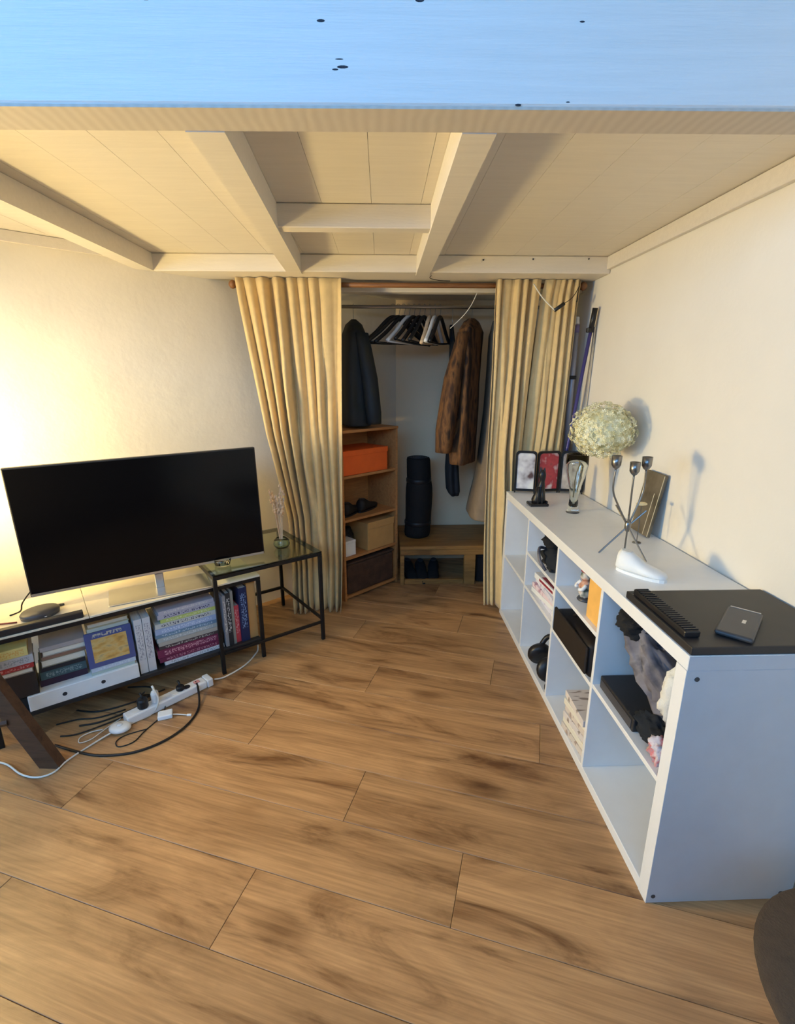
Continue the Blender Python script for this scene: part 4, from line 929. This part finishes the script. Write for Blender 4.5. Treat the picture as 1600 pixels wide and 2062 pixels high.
cable('dark cable running from the black plug back under the console', [(-1.037, 1.86, .09), (-1.06, 1.88, .06), (-1.05, 1.96, .012), (-1.10, 2.02, fz), (-1.20, 2.02, fz)], .0035, 'cable')
cable('third dark cable lying parallel under the front of the console', [(-1.08, 1.84, fz), (-1.17, 1.765, fz), (-1.25, 1.71, fz), (-1.31, 1.70, fz)], .003, 'cable')
cable('fourth dark cable close to the lamp leg under the console', [(-1.13, 1.86, fz), (-1.22, 1.81, fz), (-1.30, 1.80, fz), (-1.37, 1.77, fz)], .003, 'cable')
t = thing('dimmer', 'round white cord dimmer lying on the floor', 'dimmer', (-1.085, 1.728, .008))
o = lathe(B(), [(.030, 0), (.040, .005), (.040, .014), (.032, .021), (.012, .023)], 24); bmesh.ops.scale(o, verts=o.verts[:], vec=(1.05, .85, 1)); obj('body', o, M['white'], t, True)
obj('dial', lathe(B(), [(.011, .0225), (.010, .027), (.003, .0275)], 14), M['white_gloss'], t, True)
t = thing('adapter', 'flat white charging adapter with a stub cable on the floor', 'adapter', (-.935, 1.812, .0005), math.radians(20))
obj('body', bx(-.032, .026, -.022, .022, 0, .020, .004, 2), M['white_gloss'], t)
obj('stub_cable', tb([(.026, -.008, .010), (.05, -.012, .006), (.085, -.028, .004)], .0028, 6, 4), M['white_cable'], t, True)
obj('tip', tb([(.083, -.027, .004), (.10, -.033, .004)], .005, 8), M['white'], t)
ws = thing('wall_socket_adapter', 'white plug-in adapter hanging at the end of the console', 'adapter', (-.70, 2.46, .36), CA)
obj('body', bx(-.022, .022, -.012, .02, -.03, .03, .005, 2), M['white'], ws); obj('cord_boot', tb([(0, 0, -.03), (0, -.004, -.055)], .006, 8), M['white'], ws)

# ------------------------------------------------------------------ wooden tripod lamp (only one leg reaches into view)
lp = thing('floor_lamp', 'dark wooden tripod floor lamp, its broad leg standing before the console', 'lamp', (0, 0, 0))
AP = Vector((-1.66, 1.575, .90))
feet = [Vector((-1.243, 1.55, 0)), Vector((-1.98, 1.30, 0)), Vector((-1.83, 1.83, 0))]
for f in feet:
    d = (AP-f); u = d.normalized(); sd = u.cross(Vector((0, 0, 1))).normalized()
    n_ = u.cross(sd)
    bm = B(); w1, w2 = (.018, .036)
    rg = []
    for q in (0, .25, .5, .75, .96):
        c = f + d*q
        if q == 0: c = c.copy()
        ring = [c+sd*w1*i+n_*w2*j for i, j in ((-1, -1), (1, -1), (1, 1), (-1, 1))]
        if q == 0:
            ring = [p + u*(-(p.z-.0005)/u.z) for p in ring]
        rg.append(ring)
    rings(bm, rg); obj('leg', bm, M['lamp_wood'], lp)
def lz(f, z): return f + (AP-f)*(z/AP.z)
for i, j in ((0, 1), (1, 2), (2, 0)):
    z_ = .20
    p, q = lz(feet[i], z_), lz(feet[j], z_); dd = (q-p).normalized()
    if (i, j) == (2, 0): continue
    obj('brace', tb([p+dd*.03, q-dd*.03], .016, 8), M['lamp_wood'], lp)
obj('hub', lathe(B(), [(.05, -.06), (.06, -.03), (.06, .02), (.03, .05)], 20, AP), M['lamp_wood'], lp, True)
GC = Vector((-1.90, 1.40, 1.06))
obj('stem', tb([AP+Vector((0, 0, .04)), AP+Vector((-.02, -.01, .15)), AP+Vector((-.10, -.07, .30)), AP+Vector((-.19, -.14, .36)), GC+Vector((0, 0, .24)), GC+Vector((0, 0, .165))], .011, 10, 5), M['black_metal'], lp, True)
gl = B(); bmesh.ops.create_icosphere(gl, subdivisions=3, radius=.14); bmesh.ops.translate(gl, verts=gl.verts[:], vec=GC)
obj('globe', gl, emit('lamp_glow', LAMP_COLOR, LAMP_STRENGTH), lp, True)

obj('top_cutoff_disc', lathe(B(), [(.02, .164), (.200, .154), (.202, .150), (.02, .152)], 32, GC), M['black_metal'], lp, True)  # unseen disc added to cut the glow on the loft deck
obj('bottom_cutoff_disc', lathe(B(), [(.02, -.164), (.230, -.154), (.232, -.150), (.02, -.152)], 32, GC), M['black_metal'], lp, True)  # unseen disc added to shade the near floor from the globe
for k in range(3): obj('spacer', tb([GC+Vector((.16*math.cos(k*2.1+2), .16*math.sin(k*2.1+2), -.152)), GC+Vector((.16*math.cos(k*2.1+2), .16*math.sin(k*2.1+2), .152))], .003, 6), M['black_metal'], lp)

# ------------------------------------------------------------------ stool in the near right corner
pf = thing('stool', 'round dark brown upholstered stool beside the near end of the white unit', 'stool', (.866, .505, 0))
obj('cushion', lathe(B(), [(.04, .350), (.185, .350), (.208, .362), (.225, .380), (.229, .393), (.220, .405), (.12, .412), (.03, .414)], 48), M['pouf'], pf, True)
obj('seat_base', lathe(B(), [(.04, .315), (.150, .315), (.150, .349), (.04, .349)], 36), M['lamp_wood'], pf)
for k in range(4):
    c_, s_ = math.cos(PI/4+k*PI/2), math.sin(PI/4+k*PI/2)
    obj('leg', tb([(.11*c_, .11*s_, .314), (.125*c_, .125*s_, .001)], (.017, .012), 10), M['lamp_wood'], pf)
